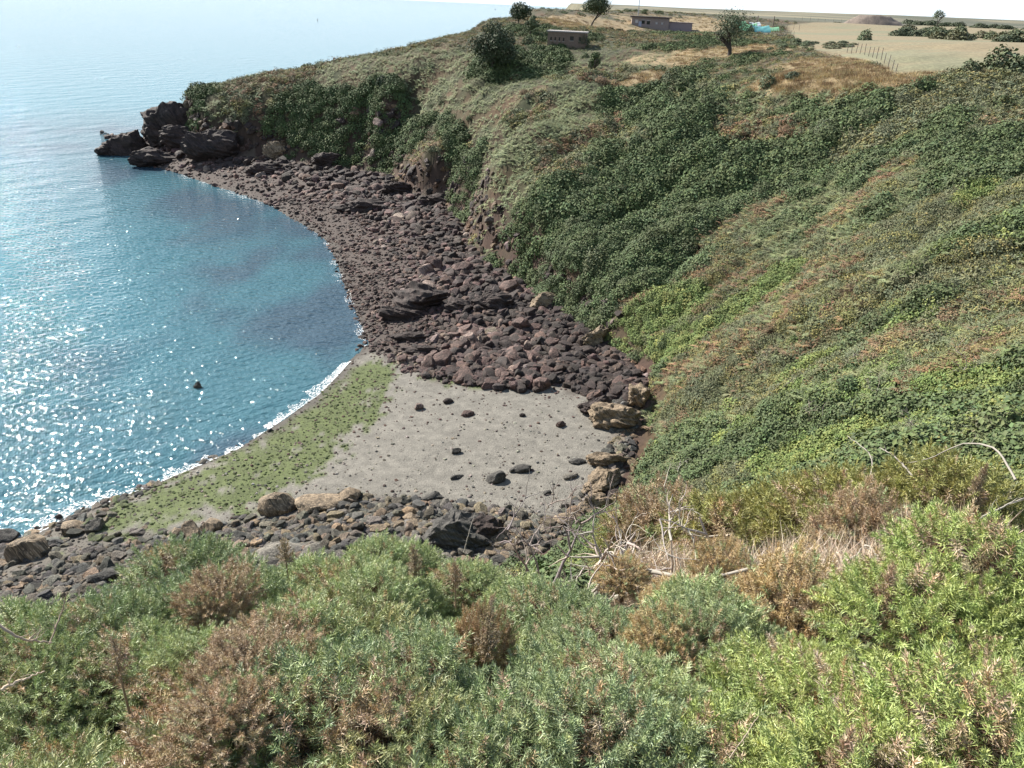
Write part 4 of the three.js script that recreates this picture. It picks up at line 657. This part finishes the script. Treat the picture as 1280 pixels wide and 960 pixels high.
// tarpaulins, beds and posts by the tents
{
  const tarp = (px, py, dist, w, d, h, c, turn, label) => {       // a sagging ridge sheet pegged to the ground
    const g = new THREE.PlaneGeometry(w, d, 16, 16), p = g.attributes.position; for (let i = 0; i < p.count; i++) { const u = p.getX(i) / w * 2, v = p.getY(i) / d * 2; p.setXYZ(i, p.getX(i) * (1 - 0.12 * v * v), h * Math.pow(1 - Math.abs(v), 0.8) * (0.9 - 0.2 * (1 - u * u)) + 0.1 * fbm(u * 3 + px, v * 3, 5), -p.getY(i)); }
    g.computeVertexNormals(); const q = onLand(px, py, dist), t = thing('tarpaulin_tent', [q[0], q[1] + 0.03, q[2]], turn, label, 'tent'); mesh('sheet', g, new THREE.MeshStandardMaterial({ color: new THREE.Color().setRGB(...c), roughness: 0.5, side: THREE.DoubleSide }), t);
    const s = new Soup(); for (const e of [-1, 1]) s.tube([V(e * w * 0.48, -0.1, 0), V(e * w * 0.48, h * 0.93, 0)], [0.04, 0.04], [0.3, 0.25, 0.2]); mesh('pole', s.build(), barkMat, t);
  };
  tarp(949, 38, 205, 4.6, 4, 1.7, [0.13, 0.36, 0.36], 0.2, 'turquoise tarpaulin tent on the plateau'); tarp(934, 37, 208, 4.2, 4, 2, [0.12, 0.3, 0.16], -0.3, 'dark green tarpaulin tent beside the turquoise one'); tarp(923, 33, 222, 4, 3.5, 1.6, [0.16, 0.36, 0.2], 0.5, 'green tarpaulin tent behind the dark green one'); tarp(962, 36, 212, 4.4, 3, 1.2, [0.2, 0.42, 0.24], 0.1, 'low green tarpaulin tent behind the turquoise one'); tarp(942, 30, 225, 3.4, 3, 1.5, [0.62, 0.66, 0.66], 0.3, 'white tarpaulin tent at the back of the camp');
  const bed = (px, py, dist, w, d, c, label) => { const q = onLand(px, py, dist), t = thing('garden_bed', q, 0.1, label, 'garden bed'); mesh('timber', box(w, 0.35, d, 0, 0.1, 0), plain(...c), t); mesh('soil', box(w - 0.3, 0.1, d - 0.3, 0, 0.3, 0), plain(0.12, 0.09, 0.06), t); };
  bed(952, 47, 178, 4.2, 1.2, [0.38, 0.3, 0.24], 'long pale timber garden bed below the tents'); bed(966, 43, 188, 3, 1.2, [0.42, 0.34, 0.26], 'short timber garden bed behind the long one'); bed(974, 49, 176, 2.4, 1.1, [0.33, 0.28, 0.24], 'short timber garden bed at the end of the long one');
  const post = new THREE.CylinderGeometry(0.035, 0.042, 1.3, 6).translate(0, 0.5, 0), postMat = plain(0.16, 0.13, 0.11), R = rng(651);
  const fence = (a, b, n, d0, d1, label, tall = 1) => { const o0 = onLand(a[0], a[1], d0), f = thing('post_fence', o0, 0, label, 'fence'); const tops = []; for (let k = 0; k < n; k++) { const t = k / (n - 1), q = onLand(lerp(a[0], b[0], t) + R() - 0.5, lerp(a[1], b[1], t), lerp(d0, d1, t)), m = mesh('post', post, postMat, f); m.position.set(q[0] - o0[0], q[1] - o0[1], q[2] - o0[2]); m.scale.set(1, tall * (0.85 + R() * 0.3), 1); m.rotation.z = (R() - 0.5) * 0.15; tops.push(V(q[0] - o0[0], q[1] - o0[1] + 0.95 * tall, q[2] - o0[2])); } for (const y of [0, -0.45]) { const s = new Soup(); s.tube(tops.map(v => V(v.x, v.y + y, v.z)), tops.map(() => 0.008), [0.25, 0.25, 0.25], 3); mesh('wire', s.build(), barkMat, f); } };
  fence([1058, 69], [1119, 92], 13, 122, 94, 'leaning post and wire fence along the edge of the field'); fence([938, 27], [1000, 33], 9, 245, 225, 'post fence behind the tents', 1.5); fence([966, 44], [992, 47], 7, 185, 172, 'short post fence beside the garden beds', 1.2); fence([992, 29], [1060, 31], 8, 300, 300, 'far post fence across the field', 1.4);
  const gp = (px, py, dist, h, label) => { const q = onLand(px, py, dist), o = mesh('gate_post', new THREE.CylinderGeometry(0.13, 0.16, h, 8).translate(0, h / 2 - 0.2, 0), postMat); o.position.set(...q); tag(o, label, 'post'); };
  gp(946.5, 28, 235, 2.6, 'stout wooden post behind the white tarpaulin'); gp(967, 28, 240, 3, 'tallest wooden post on the field edge skyline');
  const q = onLand(1091, 29, 320), g = new THREE.PlaneGeometry(30, 16, 48, 26).rotateX(-Math.PI / 2), p = g.attributes.position; for (let i = 0; i < p.count; i++) { const x = p.getX(i), z = p.getZ(i), e = Math.max(0, 1 - Math.hypot(x / 13, z / 7.5)); p.setY(i, Math.min(1, e * 1.7) * 3.9 + fbm(x / 3, z / 3, 9) * 0.5 * Math.min(1, e * 4) - 0.5 + 0.2 * x / 13); } g.computeVertexNormals(); g.setAttribute('uv', new THREE.BufferAttribute(new Float32Array(p.count * 2).map((_, i) => i % 2 ? p.getZ(i >> 1) / 6 : p.getX(i >> 1) / 6), 2));
  const mound = mesh('earth_mound', g, new THREE.MeshStandardMaterial({ color: new THREE.Color().setRGB(0.27, 0.215, 0.175), map: soilMap, roughness: 1 })); mound.position.set(...q); tag(mound, 'flat topped heap of bare earth at the far end of the field', 'mound');
}
// marks out at sea
{
  const buoy = (px, py, s, c, label) => { const q = atHeight(px, py, 0), b = thing('buoy', [q[0], 0, q[2]], 0, label, 'buoy'); mesh('float', new THREE.LatheGeometry([[0, -0.4], [0.8, -0.4], [0.9, 0], [0.75, 0.35], [0.3, 0.6], [0, 0.6]].map(v => new THREE.Vector2(v[0] * s, v[1] * s)), 14), plain(...c), b); mesh('mast', new THREE.CylinderGeometry(0.05 * s, 0.22 * s, 1.8 * s, 8).translate(0, 1.4 * s, 0), plain(...c), b); mesh('topmark', new THREE.ConeGeometry(0.3 * s, 0.5 * s, 8).translate(0, 2.5 * s, 0), plain(...c), b); };
  buoy(397, 25, 0.9, [0.12, 0.05, 0.03], 'small dark navigation buoy out on the glittering sea'); buoy(619, 12, 3, [0.1, 0.1, 0.11], 'tall thin sea mark near the horizon');
}

// ------------------------------------------------------------------ gorse in front
const SPINE = { green: [1, 1, 1], dead: [1, 1, 1] };
function gorseShoot(seed, len, spines, wide) {      // a spiny shoot along +y
  const R = rng(seed), s = new Soup(), bend = (R() - 0.5) * 0.3, stem = []; for (let k = 0; k <= 4; k++) stem.push(V(bend * len * (k / 4) ** 2, len * k / 4, 0));
  s.tube(stem, [0.0026, 0.0024, 0.002, 0.0015, 0.0006], [0.75, 0.72, 0.6], 4);
  for (let k = 0; k < spines; k++) {
    const t = Math.pow((k + R()) / spines, 0.85), a = k * 2.39996 + R() * 0.6, o = V(bend * len * t * t, len * t, 0), el = lerp(0.12, 1.1, t * t) + (R() - 0.5) * 0.35, d = V(Math.cos(a) * Math.cos(el), Math.sin(el), Math.sin(a) * Math.cos(el)), L = wide * lerp(1.1, 0.6, t) * (0.65 + R() * 0.6), tip = 0.85 + 0.35 * R(), c = [tip, tip, tip * (0.8 + 0.3 * R())];
    s.spine(o, d, L, 0.0031, c, perp(d, R));
    if (R() < 0.3) for (let q = 0; q < 2; q++) { const o2 = o.clone().addScaledVector(d, L * (0.3 + 0.3 * R())), d2 = d.clone().addScaledVector(unit(R), 0.9).normalize(); s.spine(o2, d2, L * 0.55, 0.002, c, perp(d2, R)); }
  }
  return s.build();
}
const shoots = [gorseShoot(801, 0.125, 42, 0.05), gorseShoot(802, 0.1, 34, 0.048), gorseShoot(803, 0.155, 50, 0.052)];
const gorseMat = new THREE.MeshPhysicalMaterial({ vertexColors: true, roughness: 0.5, side: THREE.DoubleSide });
const GORSE = { blue: [[0.25, 0.31, 0.17], [0.37, 0.42, 0.21]], light: [[0.31, 0.375, 0.19], [0.44, 0.48, 0.25]], yellow: [[0.31, 0.375, 0.13], [0.44, 0.48, 0.18]], mixed: [[0.3, 0.34, 0.17], [0.44, 0.42, 0.22]], dead: [[0.36, 0.255, 0.16], [0.5, 0.4, 0.28]], rust: [[0.47, 0.35, 0.19], [0.56, 0.45, 0.28]], olive: [[0.27, 0.27, 0.09], [0.33, 0.31, 0.11]] };
function makeGorse(seed, tone, n, rx, ry, browns) {   // returns parts of one bush of about one metre
  const R = rng(seed), g = new THREE.Group(), lobes = []; for (let k = 0; k < 9; k++) lobes.push([unit(R), 0.1 + R() * 0.3]);
  const list = shoots.map(() => []), inner = [], wood = new Soup(), [ca, cb] = GORSE[tone];
  const place = (dead, out) => {
    const d = unit(R); d.y = Math.abs(d.y) * 1.15 - 0.2; d.normalize(); let rr = 0.78; for (const [u, a] of lobes) { const q = Math.max(0, d.dot(u)); rr += a * q * q * q; } rr *= out;
    const p = V(d.x * rx * rr, ry * 0.42 + d.y * ry * 0.62 * rr, d.z * rx * rr), dir = d.clone().addScaledVector(unit(R), 0.55).add(V(0, 0.3 + R() * 0.4, 0)).normalize(), s = 0.95 + R() * 0.55, k = R();
    const c = dead ? shade(R, lerp3([0.16, 0.1, 0.06], GORSE.dead[0], R()), 0.5) : shade(R, lerp3(ca, cb, k * k), 0.35);
    return { p, dir, s, c, a: R() * 6.28 };
  };
  const patch = unit(R); patch.y = Math.abs(patch.y) + 0.3; patch.normalize();
  for (let k = 0; k < n; k++) { const q = place(false, 1 - 0.3 * Math.pow(R(), 2)); const e = q.p.clone().sub(V(0, ry * 0.42, 0)).normalize().dot(patch); if (R() < browns * sstep(0.62, 0.9, e) * 3 || R() < browns * 0.12) q.c = shade(R, lerp3(GORSE.dead[0], GORSE.dead[1], R()), 0.5); if ((tone === 'dead' || tone === 'rust') && R() < 0.1) q.c = shade(R, GORSE.light[0], 0.4); list[k % 3].push(q); }
  for (let k = 0; k < n * 0.45; k++) inner.push(place(true, 0.35 + 0.4 * R()));
  for (let k = 0; k < 16; k++) { const q = inner[k * 3 % inner.length].p; wood.tube([V((R() - 0.5) * 0.1, -0.5, (R() - 0.5) * 0.1), V(q.x * 0.4 + (R() - 0.5) * 0.1, q.y * 0.4, q.z * 0.4), q.clone()], [0.012, 0.008, 0.004], [0.16, 0.12, 0.09], 4); }
  const inst = (l, geo, name) => { const m = new THREE.InstancedMesh(geo, gorseMat, l.length); l.forEach((q, i) => { _r.setFromUnitVectors(UPV, q.dir); _r2.setFromAxisAngle(UPV, q.a); _r.multiply(_r2); m.setMatrixAt(i, _m.compose(_t.copy(q.p), _r, _s.setScalar(q.s))); m.setColorAt(i, new THREE.Color().setRGB(...q.c)); }); m.userData.kind = 'stuff'; put(m, name, g); };
  mesh('stems', wood.build(), barkMat, g); list.forEach((l, i) => inst(l, shoots[i], 'spiny_shoots')); inst(inner, shoots[1], 'dead_shoots');
  return g;
}
function lerp3(a, b, t) { return [lerp(a[0], b[0], t), lerp(a[1], b[1], t), lerp(a[2], b[2], t)]; }
const gorseKinds = {};
function gorse(name, tone, x, top, z, s, label, group, tall = 1) {
  const list = gorseKinds[tone] ??= []; if (!list.length) for (let k = 0; k < 3; k++) list.push(makeGorse(820 + k * 7 + tone.length * 31, tone, 500, 0.5, 0.6, tone === 'mixed' ? 0.45 : tone === 'light' ? 0.16 : tone === 'dead' || tone === 'rust' ? 0 : 0.12));
  const proto = list[gorse.n++ % 3], o = proto.clone(true); scene.add(o); o.name = numbered(name); o.position.set(x, top - 0.6 * s * tall, z); o.rotation.y = gorse.n * 2.1; o.scale.set(s, s * tall, s); return tag(o, label, 'gorse', group);
}
gorse.n = 0;
{
  const R = rng(840), names = { blue: 'blue green spiny gorse bush', light: 'pale green gorse bush', yellow: 'yellow green gorse bush', mixed: 'half brown gorse bush' };
  const NEAR = [[335, 795, 2.9, 'at the largest dead patch'], [270, 745, 3.7, 'at the small dead tuft on the crest'], [605, 830, 2.7, 'at the leaning brown spike'], [520, 725, 4.4, 'at the crest spike over the beach'], [30, 800, 2.9, 'at the dry pale twig'], [150, 850, 2.6, 'at the spike near the dry twigs'], [830, 800, 3, 'at the orange brown tuft'], [1000, 770, 3.8, 'before the round orange clump'], [1200, 700, 3.9, 'on top of the big bright clump'], [1180, 860, 2.6, 'on the flank of the big bright clump'], [930, 920, 2.05, 'at the dry curved stem'], [700, 760, 4, 'below the dead shrub'], [440, 865, 2.3, 'at the small dead tuft low down'], [640, 930, 1.7, 'at the foot of the thicket']];
  for (const q of NEAR) beside.at[q[3]] = atDist(q[0], q[1], q[2]);
  const rim = [[-90, 815, 4.2], [0, 780, 4.4], [100, 750, 4.7], [200, 712, 4.9], [300, 696, 5.0], [430, 692, 5.2], [520, 700, 5.0], [600, 722, 4.5], [700, 752, 4.1], [800, 750, 3.9], [880, 765, 3.7], [1000, 785, 3.5], [1060, 765, 3.6], [1120, 708, 3.9], [1200, 672, 4.0], [1290, 676, 4.0], [1420, 700, 4]].map(q => { const p = atDist(...q); return [Math.atan2(p[0], -p[2]), q[2], p[1]]; });
  const edgeAt = a => { let k = 0; while (k < rim.length - 2 && rim[k + 1][0] < a) k++; const t = Math.min(1, Math.max(0, (a - rim[k][0]) / (rim[k + 1][0] - rim[k][0]))); return [lerp(rim[k][1], rim[k + 1][1], t), lerp(rim[k][2], rim[k + 1][2], t)]; };
  for (let r = 0.95; r < 5.4; r += 0.31) { const step = 0.4 / r; for (let a = -1.2 + (R() - 0.5) * step; a < 1.3; a += step * (0.75 + R() * 0.5)) {
    const rr = r + (R() - 0.5) * 0.3, x = Math.sin(a) * rr, z = -Math.cos(a) * rr, az = a * 57.3, [re, he] = edgeAt(a); if (rr > re + (R() - 0.5) * 0.35 || R() < 0.16) continue;
    const f = (rr - 1.2) / (re - 1.2), top = lerp(27.92, he, f) - 0.1 + (R() - 0.68) * 0.6, px = toPixel(x, top, z); if (px[1] > 1150 && Math.abs(a) < 0.8) continue;
    const u = fbm(x * 0.9, z * 0.9, 841, 2) + (R() - 0.5) * 0.3; let tone = az > 33 - 4 * f || (az > 24 && rr < 2.2 && u > -0.1) ? 'yellow' : az > 2 ? (u > 0.3 ? 'light' : u < -0.5 ? 'mixed' : 'blue') : u > -0.15 ? 'light' : u > -0.35 ? 'mixed' : 'blue';
    gorse('gorse_bush', tone, x, top, z, 0.46 + R() * 0.28, `${names[tone]} ${beside(x, z, NEAR)}`, `${names[tone]}es ${beside(x, z, NEAR)}`, 0.95);
  } }
  // brown patches and the browned clumps behind the thicket
  for (const [px, py, dist, s, tone, label, tall] of [
    [335, 795, 2.9, 0.42, 'dead', 'largest dead brown patch of gorse in the near thicket', 0.8], [300, 835, 2.55, 0.36, 'dead', 'dead gorse just below the largest brown patch', 0.8], [360, 840, 2.6, 0.34, 'dead', 'dead gorse at the side of the largest brown patch', 0.8], [290, 885, 2.2, 0.36, 'dead', 'lowest dead tuft under the largest brown patch', 0.9], [270, 745, 3.7, 0.4, 'dead', 'small dead tuft of gorse on top of the thicket', 0.9], [600, 800, 2.9, 0.34, 'dead', 'thin dead gorse spire in the middle of the thicket', 1.7], [440, 865, 2.3, 0.4, 'dead', 'small dead tuft beside the large brown patch', 1], [830, 800, 3, 0.35, 'rust', 'orange brown tuft deep in the blue green gorse', 1],
    [1000, 750, 4.9, 0.85, 'rust', 'round orange dead gorse clump behind the thicket', 0.9], [945, 738, 5.4, 0.5, 'rust', 'orange dead gorse beside the fallen branch', 0.9], [905, 705, 6.2, 0.55, 'rust', 'orange dead gorse behind the fallen branch', 1], [780, 718, 6.4, 0.5, 'rust', 'rusty dead gorse at the foot of the dead shrub', 0.8], [850, 745, 5.2, 0.6, 'rust', 'low orange dead gorse at the back of the thicket', 0.8],
    [830, 655, 10, 1.5, 'dead', 'brown dead gorse on the bank past the dead shrub', 0.9], [950, 655, 9.5, 1.9, 'olive', 'wide olive green gorse bush past the straw heap', 0.85], [1000, 640, 9.8, 1.5, 'olive', 'olive gorse bush beside the wide one', 0.9], [1070, 625, 9.6, 1.6, 'olive', 'olive gorse bush with brown spires rising from it', 1], [1130, 630, 8.8, 1.5, 'olive', 'olive gorse bush above the straw heap', 1], [1190, 615, 9, 1.5, 'olive', 'olive gorse bush near the grey branches', 0.9], [880, 650, 11, 1.5, 'olive', 'olive gorse bush on the lip of the bank', 0.8], [1090, 660, 7.6, 1.0, 'dead', 'dark dead gorse behind the straw heap', 1],
    [795, 668, 10, 1.3, 'olive', 'low olive gorse at the top of the bank by the dead shrub', 0.7],
  ]) { const p = atDist(px, py, dist); gorse('gorse_bush', tone, p[0], p[1] + 0.1 * s, p[2], s, label, null, tall); }
}
// upright browned spires
{
  const R = rng(860);
  const spire = (px, py, dist, h, label, lean = 0.1, tone = 'dead') => {
    const p = atDist(px, py, dist), o = thing('gorse_spire', [p[0], p[1], p[2]], R() * 6, label, 'gorse'), s = new Soup(); s.tube([V(0, -0.2, 0), V(lean * h * 0.4, h * 0.5, 0), V(lean * h, h, 0)], [0.004 + 0.008 * h, 0.003 + 0.006 * h, 0.002], [0.2, 0.15, 0.1], 5); mesh('stem', s.build(), barkMat, o);
    const n = Math.round(h * 130), m = new THREE.InstancedMesh(shoots[1], gorseMat, n); for (let k = 0; k < n; k++) { const t = 0.1 + 0.9 * k / n, a = k * 2.4, e = 0.5 + t * 0.7, d = V(Math.cos(a) * Math.cos(e), Math.sin(e), Math.sin(a) * Math.cos(e)); _r.setFromUnitVectors(UPV, d); m.setMatrixAt(k, _m.compose(_t.set(lean * h * t, h * t * 0.98, 0), _r, _s.setScalar((1.05 - 0.6 * t) * (0.5 + 0.4 * R()) * Math.min(1.6, 0.7 + dist / 9)))); m.setColorAt(k, new THREE.Color().setRGB(...shade(R, lerp3(GORSE[tone][0], GORSE[tone][1], R()).map(v => v * 0.75), 0.5))); } m.userData.kind = 'stuff'; put(m, 'dead_shoots', o);
  };
  spire(1036, 690, 9, 1.15, 'tall dark brown gorse spire rising above the olive bushes', -0.18); spire(1098, 670, 9, 0.9, 'brown gorse spire next to the tall dark one', -0.1, 'olive'); spire(1148, 655, 9, 0.75, 'olive brown gorse spire near the dead branches', 0, 'olive'); spire(1210, 635, 8.6, 0.6, 'short brown gorse spire by the grey branches', -0.05);
  spire(358, 705, 4.4, 0.2, 'brown spike on the crest of the thicket', 0); spire(605, 830, 2.7, 0.34, 'brown dead spike leaning in the middle of the thicket', -0.3); spire(520, 725, 4.4, 0.28, 'brown spike rising from the thicket crest', 0.2); spire(150, 850, 2.6, 0.2, 'brown spike near the dry twigs', 0.1); spire(415, 790, 3.2, 0.3, 'dark spike standing behind the large brown patch', 0.05, 'olive'); spire(570, 735, 4.2, 0.25, 'brown spike beside another on the thicket crest', -0.1);
}
// dead wood and straw
function deadWood(name, label, px, py, dist, o) {
  const R = rng(o.seed), p = atDist(px, py, dist), t = thing(name, p, 0, label, o.cat ?? 'shrub'), levels = [new Soup(), new Soup()];
  (function grow(q, d, len, rad, lev) { const pts = [q.clone()], rs = [rad]; let e = d.clone(), c = q.clone(); for (let k = 0; k < 5; k++) { e.add(unit(R).multiplyScalar(o.wild ?? 0.32)).normalize(); c = c.clone().addScaledVector(e, len / 5); pts.push(c); rs.push(rad * (1 - 0.15 * (k + 1))); } levels[lev > 1 ? 1 : 0].tube(pts, rs, shade(R, o.col ?? [0.32, 0.28, 0.24], 0.4), lev ? 4 : 6);
    if (lev < (o.levels ?? 3)) for (let k = 0; k < (o.forks ?? 3); k++) grow(pts[1 + Math.floor(R() * 5)], e.clone().multiplyScalar(0.6).addScaledVector(unit(R), 0.85).add(V(0, o.rise ?? 0.25, 0)).normalize(), len * (0.5 + R() * 0.3), rad * 0.6, lev + 1); })(V(0, -0.1, 0), V(...(o.dir ?? [0, 1, 0])).normalize(), o.len, o.rad, 0);
  mesh('branch', levels[0].build(), barkMat, t); mesh('twigs', levels[1].build(), barkMat, t); return t;
}
for (const a of [[745, 745, 7.2, [0.1, 1, 0], 0.85, 0.035], [700, 745, 7.4, [-0.3, 1, 0], 0.8, 0.02], [770, 740, 7.4, [0.5, 0.8, 0.2], 0.7, 0.022], [690, 730, 7.8, [0.2, 1, -0.3], 0.75, 0.018], [830, 735, 6.8, [0.1, 1, 0], 0.6, 0.018], [885, 735, 6.6, [0.05, 1, 0], 0.75, 0.02]].entries()) deadWood('dead_shrub', ['thick forked bare shrub on the cliff edge above the sand', 'dense bare twigs leaning out over the beach', 'bare shrub leaning towards the rusty gorse', 'dark bare twigs behind the forked shrub', 'small bare shrub beside the fallen branch', 'thin upright bare shrub rising behind the fallen branch'][a[0]], a[1][0], a[1][1], a[1][2], { seed: 870 + a[0], dir: a[1][3], len: a[1][4] * 1.35, rad: a[1][5] * 1.7, levels: 3, forks: a[0] < 4 ? 4 : 3, col: a[0] === 3 || a[0] === 1 ? [0.24, 0.2, 0.18] : [0.42, 0.36, 0.3] });
for (const [i, [px, py, len]] of [[895, 575, 1.3], [1010, 535, 1.1], [1135, 560, 0.9], [950, 470, 1.4], [1090, 505, 1.0], [1210, 470, 1.1], [860, 610, 1.2], [1060, 460, 1.2]].entries()) { const g = ground(px, py, 9); deadWood('dead_shrub', ['above the bank lip', 'among the bright ivy', 'by the crooked grey branch', 'in the grey heath', 'below the ivy shrubs', 'high on the near slope', 'over the tan ribs', 'on the fold of the near slope'].map(w => 'bare pale dead shrub ' + w)[i], px, py, Math.hypot(g[0], g[2]), { seed: 880 + i, dir: [0.2 - 0.06 * i, 1, 0.1], len, rad: 0.03, levels: 3, forks: 3, col: [0.36, 0.31, 0.26] }); }
function fallen(label, pts, rad, col = [0.3, 0.27, 0.23]) { rad *= 0.75; const P = pts.map(q => V(...atDist(...q))), o = P[0].clone(), curve = new THREE.CatmullRomCurve3(P.map(q => q.clone().sub(o))), n = 18, c = curve.getPoints(n), R = rng(Math.round(pts[0][0])), t = thing('fallen_branch', [o.x, o.y, o.z], 0, label, 'branch'), s = new Soup(); s.tube(c.map(v => v.add(unit(R).multiplyScalar(rad * 0.5))), c.map((_, k) => rad * (1 - 0.6 * k / n) * (0.85 + R() * 0.3)), col, 7); mesh('limb', s.build(), barkMat, t); const w = new Soup(); for (let k = 0; k < 5; k++) { const q = c[3 + Math.floor(R() * 14)], d = unit(R); d.y = Math.abs(d.y); w.tube([q, q.clone().addScaledVector(d, rad * 5), q.clone().addScaledVector(d, rad * 9).add(unit(R).multiplyScalar(rad * 3))], [rad * 0.35, rad * 0.25, rad * 0.1], col, 4); } mesh('twig', w.build(), barkMat, t); }
fallen('long pale fallen branch lying behind the gorse thicket', [[812, 714, 6.6], [860, 722, 6.2], [905, 718, 6], [945, 712, 5.9], [985, 738, 5.7]], 0.034); fallen('bleached curved branch arching over the straw heap', [[1015, 700, 6.4], [1060, 700, 6.2], [1085, 682, 6.2], [1098, 700, 6]], 0.022, [0.42, 0.38, 0.32]);
fallen('grey crooked branch reaching across the near slope', [[1270, 600, 7.6], [1245, 562, 8], [1205, 555, 8.4], [1165, 572, 8.8], [1125, 580, 9.4]], 0.015); fallen('grey branch rising out of the straw by the bright gorse', [[1195, 665, 6.4], [1240, 640, 6.6], [1285, 620, 6.8]], 0.016); fallen('pale stick tangled in the bank ivy', [[1060, 620, 9], [1085, 600, 9], [1088, 570, 9.4], [1060, 545, 9.8]], 0.016); fallen('pale crooked stick above the olive gorse', [[1145, 600, 8.8], [1120, 572, 9.2], [1100, 560, 9.6]], 0.018);
fallen('dry pale twig poking in over the gorse', [[-20, 765, 3], [20, 795, 2.9], [48, 802, 2.9], [66, 803, 2.9]], 0.009, [0.34, 0.27, 0.21]); fallen('thin dark twig standing up from the gorse', [[62, 805, 3.1], [78, 762, 3.2], [84, 740, 3.2]], 0.006, [0.3, 0.23, 0.17]); fallen('dry stalk lying on the gorse', [[0, 862, 2.5], [28, 850, 2.5], [56, 838, 2.6]], 0.008, [0.5, 0.4, 0.3]); fallen('long white stick leaning on the slope above the ledges', [[812, 640, 30], [822, 612, 30.5], [834, 585, 31]], 0.03); fallen('bare pale stick standing over the black rock', [[580, 690, 24], [588, 660, 24.5], [594, 640, 25]], 0.03); fallen('dry curved stem deep in the blue green gorse', [[912, 948, 2], [930, 922, 2.05], [948, 895, 2.1]], 0.004, [0.45, 0.36, 0.28]);
{
  const heap = new Soup(), R = rng(890);
  for (let k = 0; k < 900; k++) { const a = R() * 6.28, q = Math.sqrt(R()), o = V(Math.cos(a) * q * 0.55, (1 - q * q) * 0.32 * R(), Math.sin(a) * q * 0.45), d = V((R() - 0.5) * 1.6, 0.25 + R() * 0.8, (R() - 0.5) * 1.6).normalize(), L = 0.12 + R() * 0.28; heap.spine(o, d, L, 0.0045, shade(R, [0.55, 0.45, 0.34], 0.5), perp(d, R)); }
  const g = heap.build(), strawMat = new THREE.MeshStandardMaterial({ vertexColors: true, roughness: 0.8, side: THREE.DoubleSide });
  for (const [px, py, dist, s, label] of [[1055, 712, 6.2, 1.1, 'bleached heap of dead stems under the curved branch'], [1090, 700, 6.4, 1.0, 'bleached dead stems beside the bright gorse clump'], [1010, 705, 6.8, 0.9, 'bleached dead stems between the orange gorse clumps'], [860, 705, 7, 1.0, 'pale dead stems around the thin bare shrub'], [820, 712, 7.2, 0.9, 'pale dead stems under the small bare shrub'], [1230, 645, 6.6, 1.2, 'dead pale stems standing above the bright gorse'], [1275, 615, 7, 1.2, 'dead pale stems under the crooked grey branch'], [1180, 665, 6.4, 0.9, 'dead pale stems at the top of the bright gorse clump'], [930, 690, 7.6, 0.9, 'pale dead stems at the foot of the olive gorse'], [1130, 690, 6.2, 0.8, 'dead stems wedged between straw heap and bright gorse'], [890, 722, 6.3, 0.8, 'straw standing along the fallen branch'], [965, 715, 6.2, 0.9, 'straw between two orange gorse clumps'], [790, 725, 6.9, 0.8, 'straw at the base of the leaning bare shrub'], [1040, 735, 5.6, 0.8, 'straw in front of the bleached heap'], [1110, 725, 5.6, 0.8, 'straw tucked under the bright gorse clump'], [870, 680, 8.4, 1.1, 'straw on the bank lip past the thin bare shrub'], [1010, 675, 8, 1.0, 'straw at the foot of the tall brown spire'], [1075, 672, 7.6, 1.0, 'straw behind the bleached heap']]) { const p = atDist(px, py, dist), o = mesh('straw_tuft', g, strawMat); o.position.set(p[0], Math.min(p[1] - 0.15, height(p[0], p[2]) + 0.35), p[2]); o.rotation.y = px; o.scale.set(s, s * 1.1, s); tag(o, label, 'straw'); }
}

renderer.render(scene, camera);
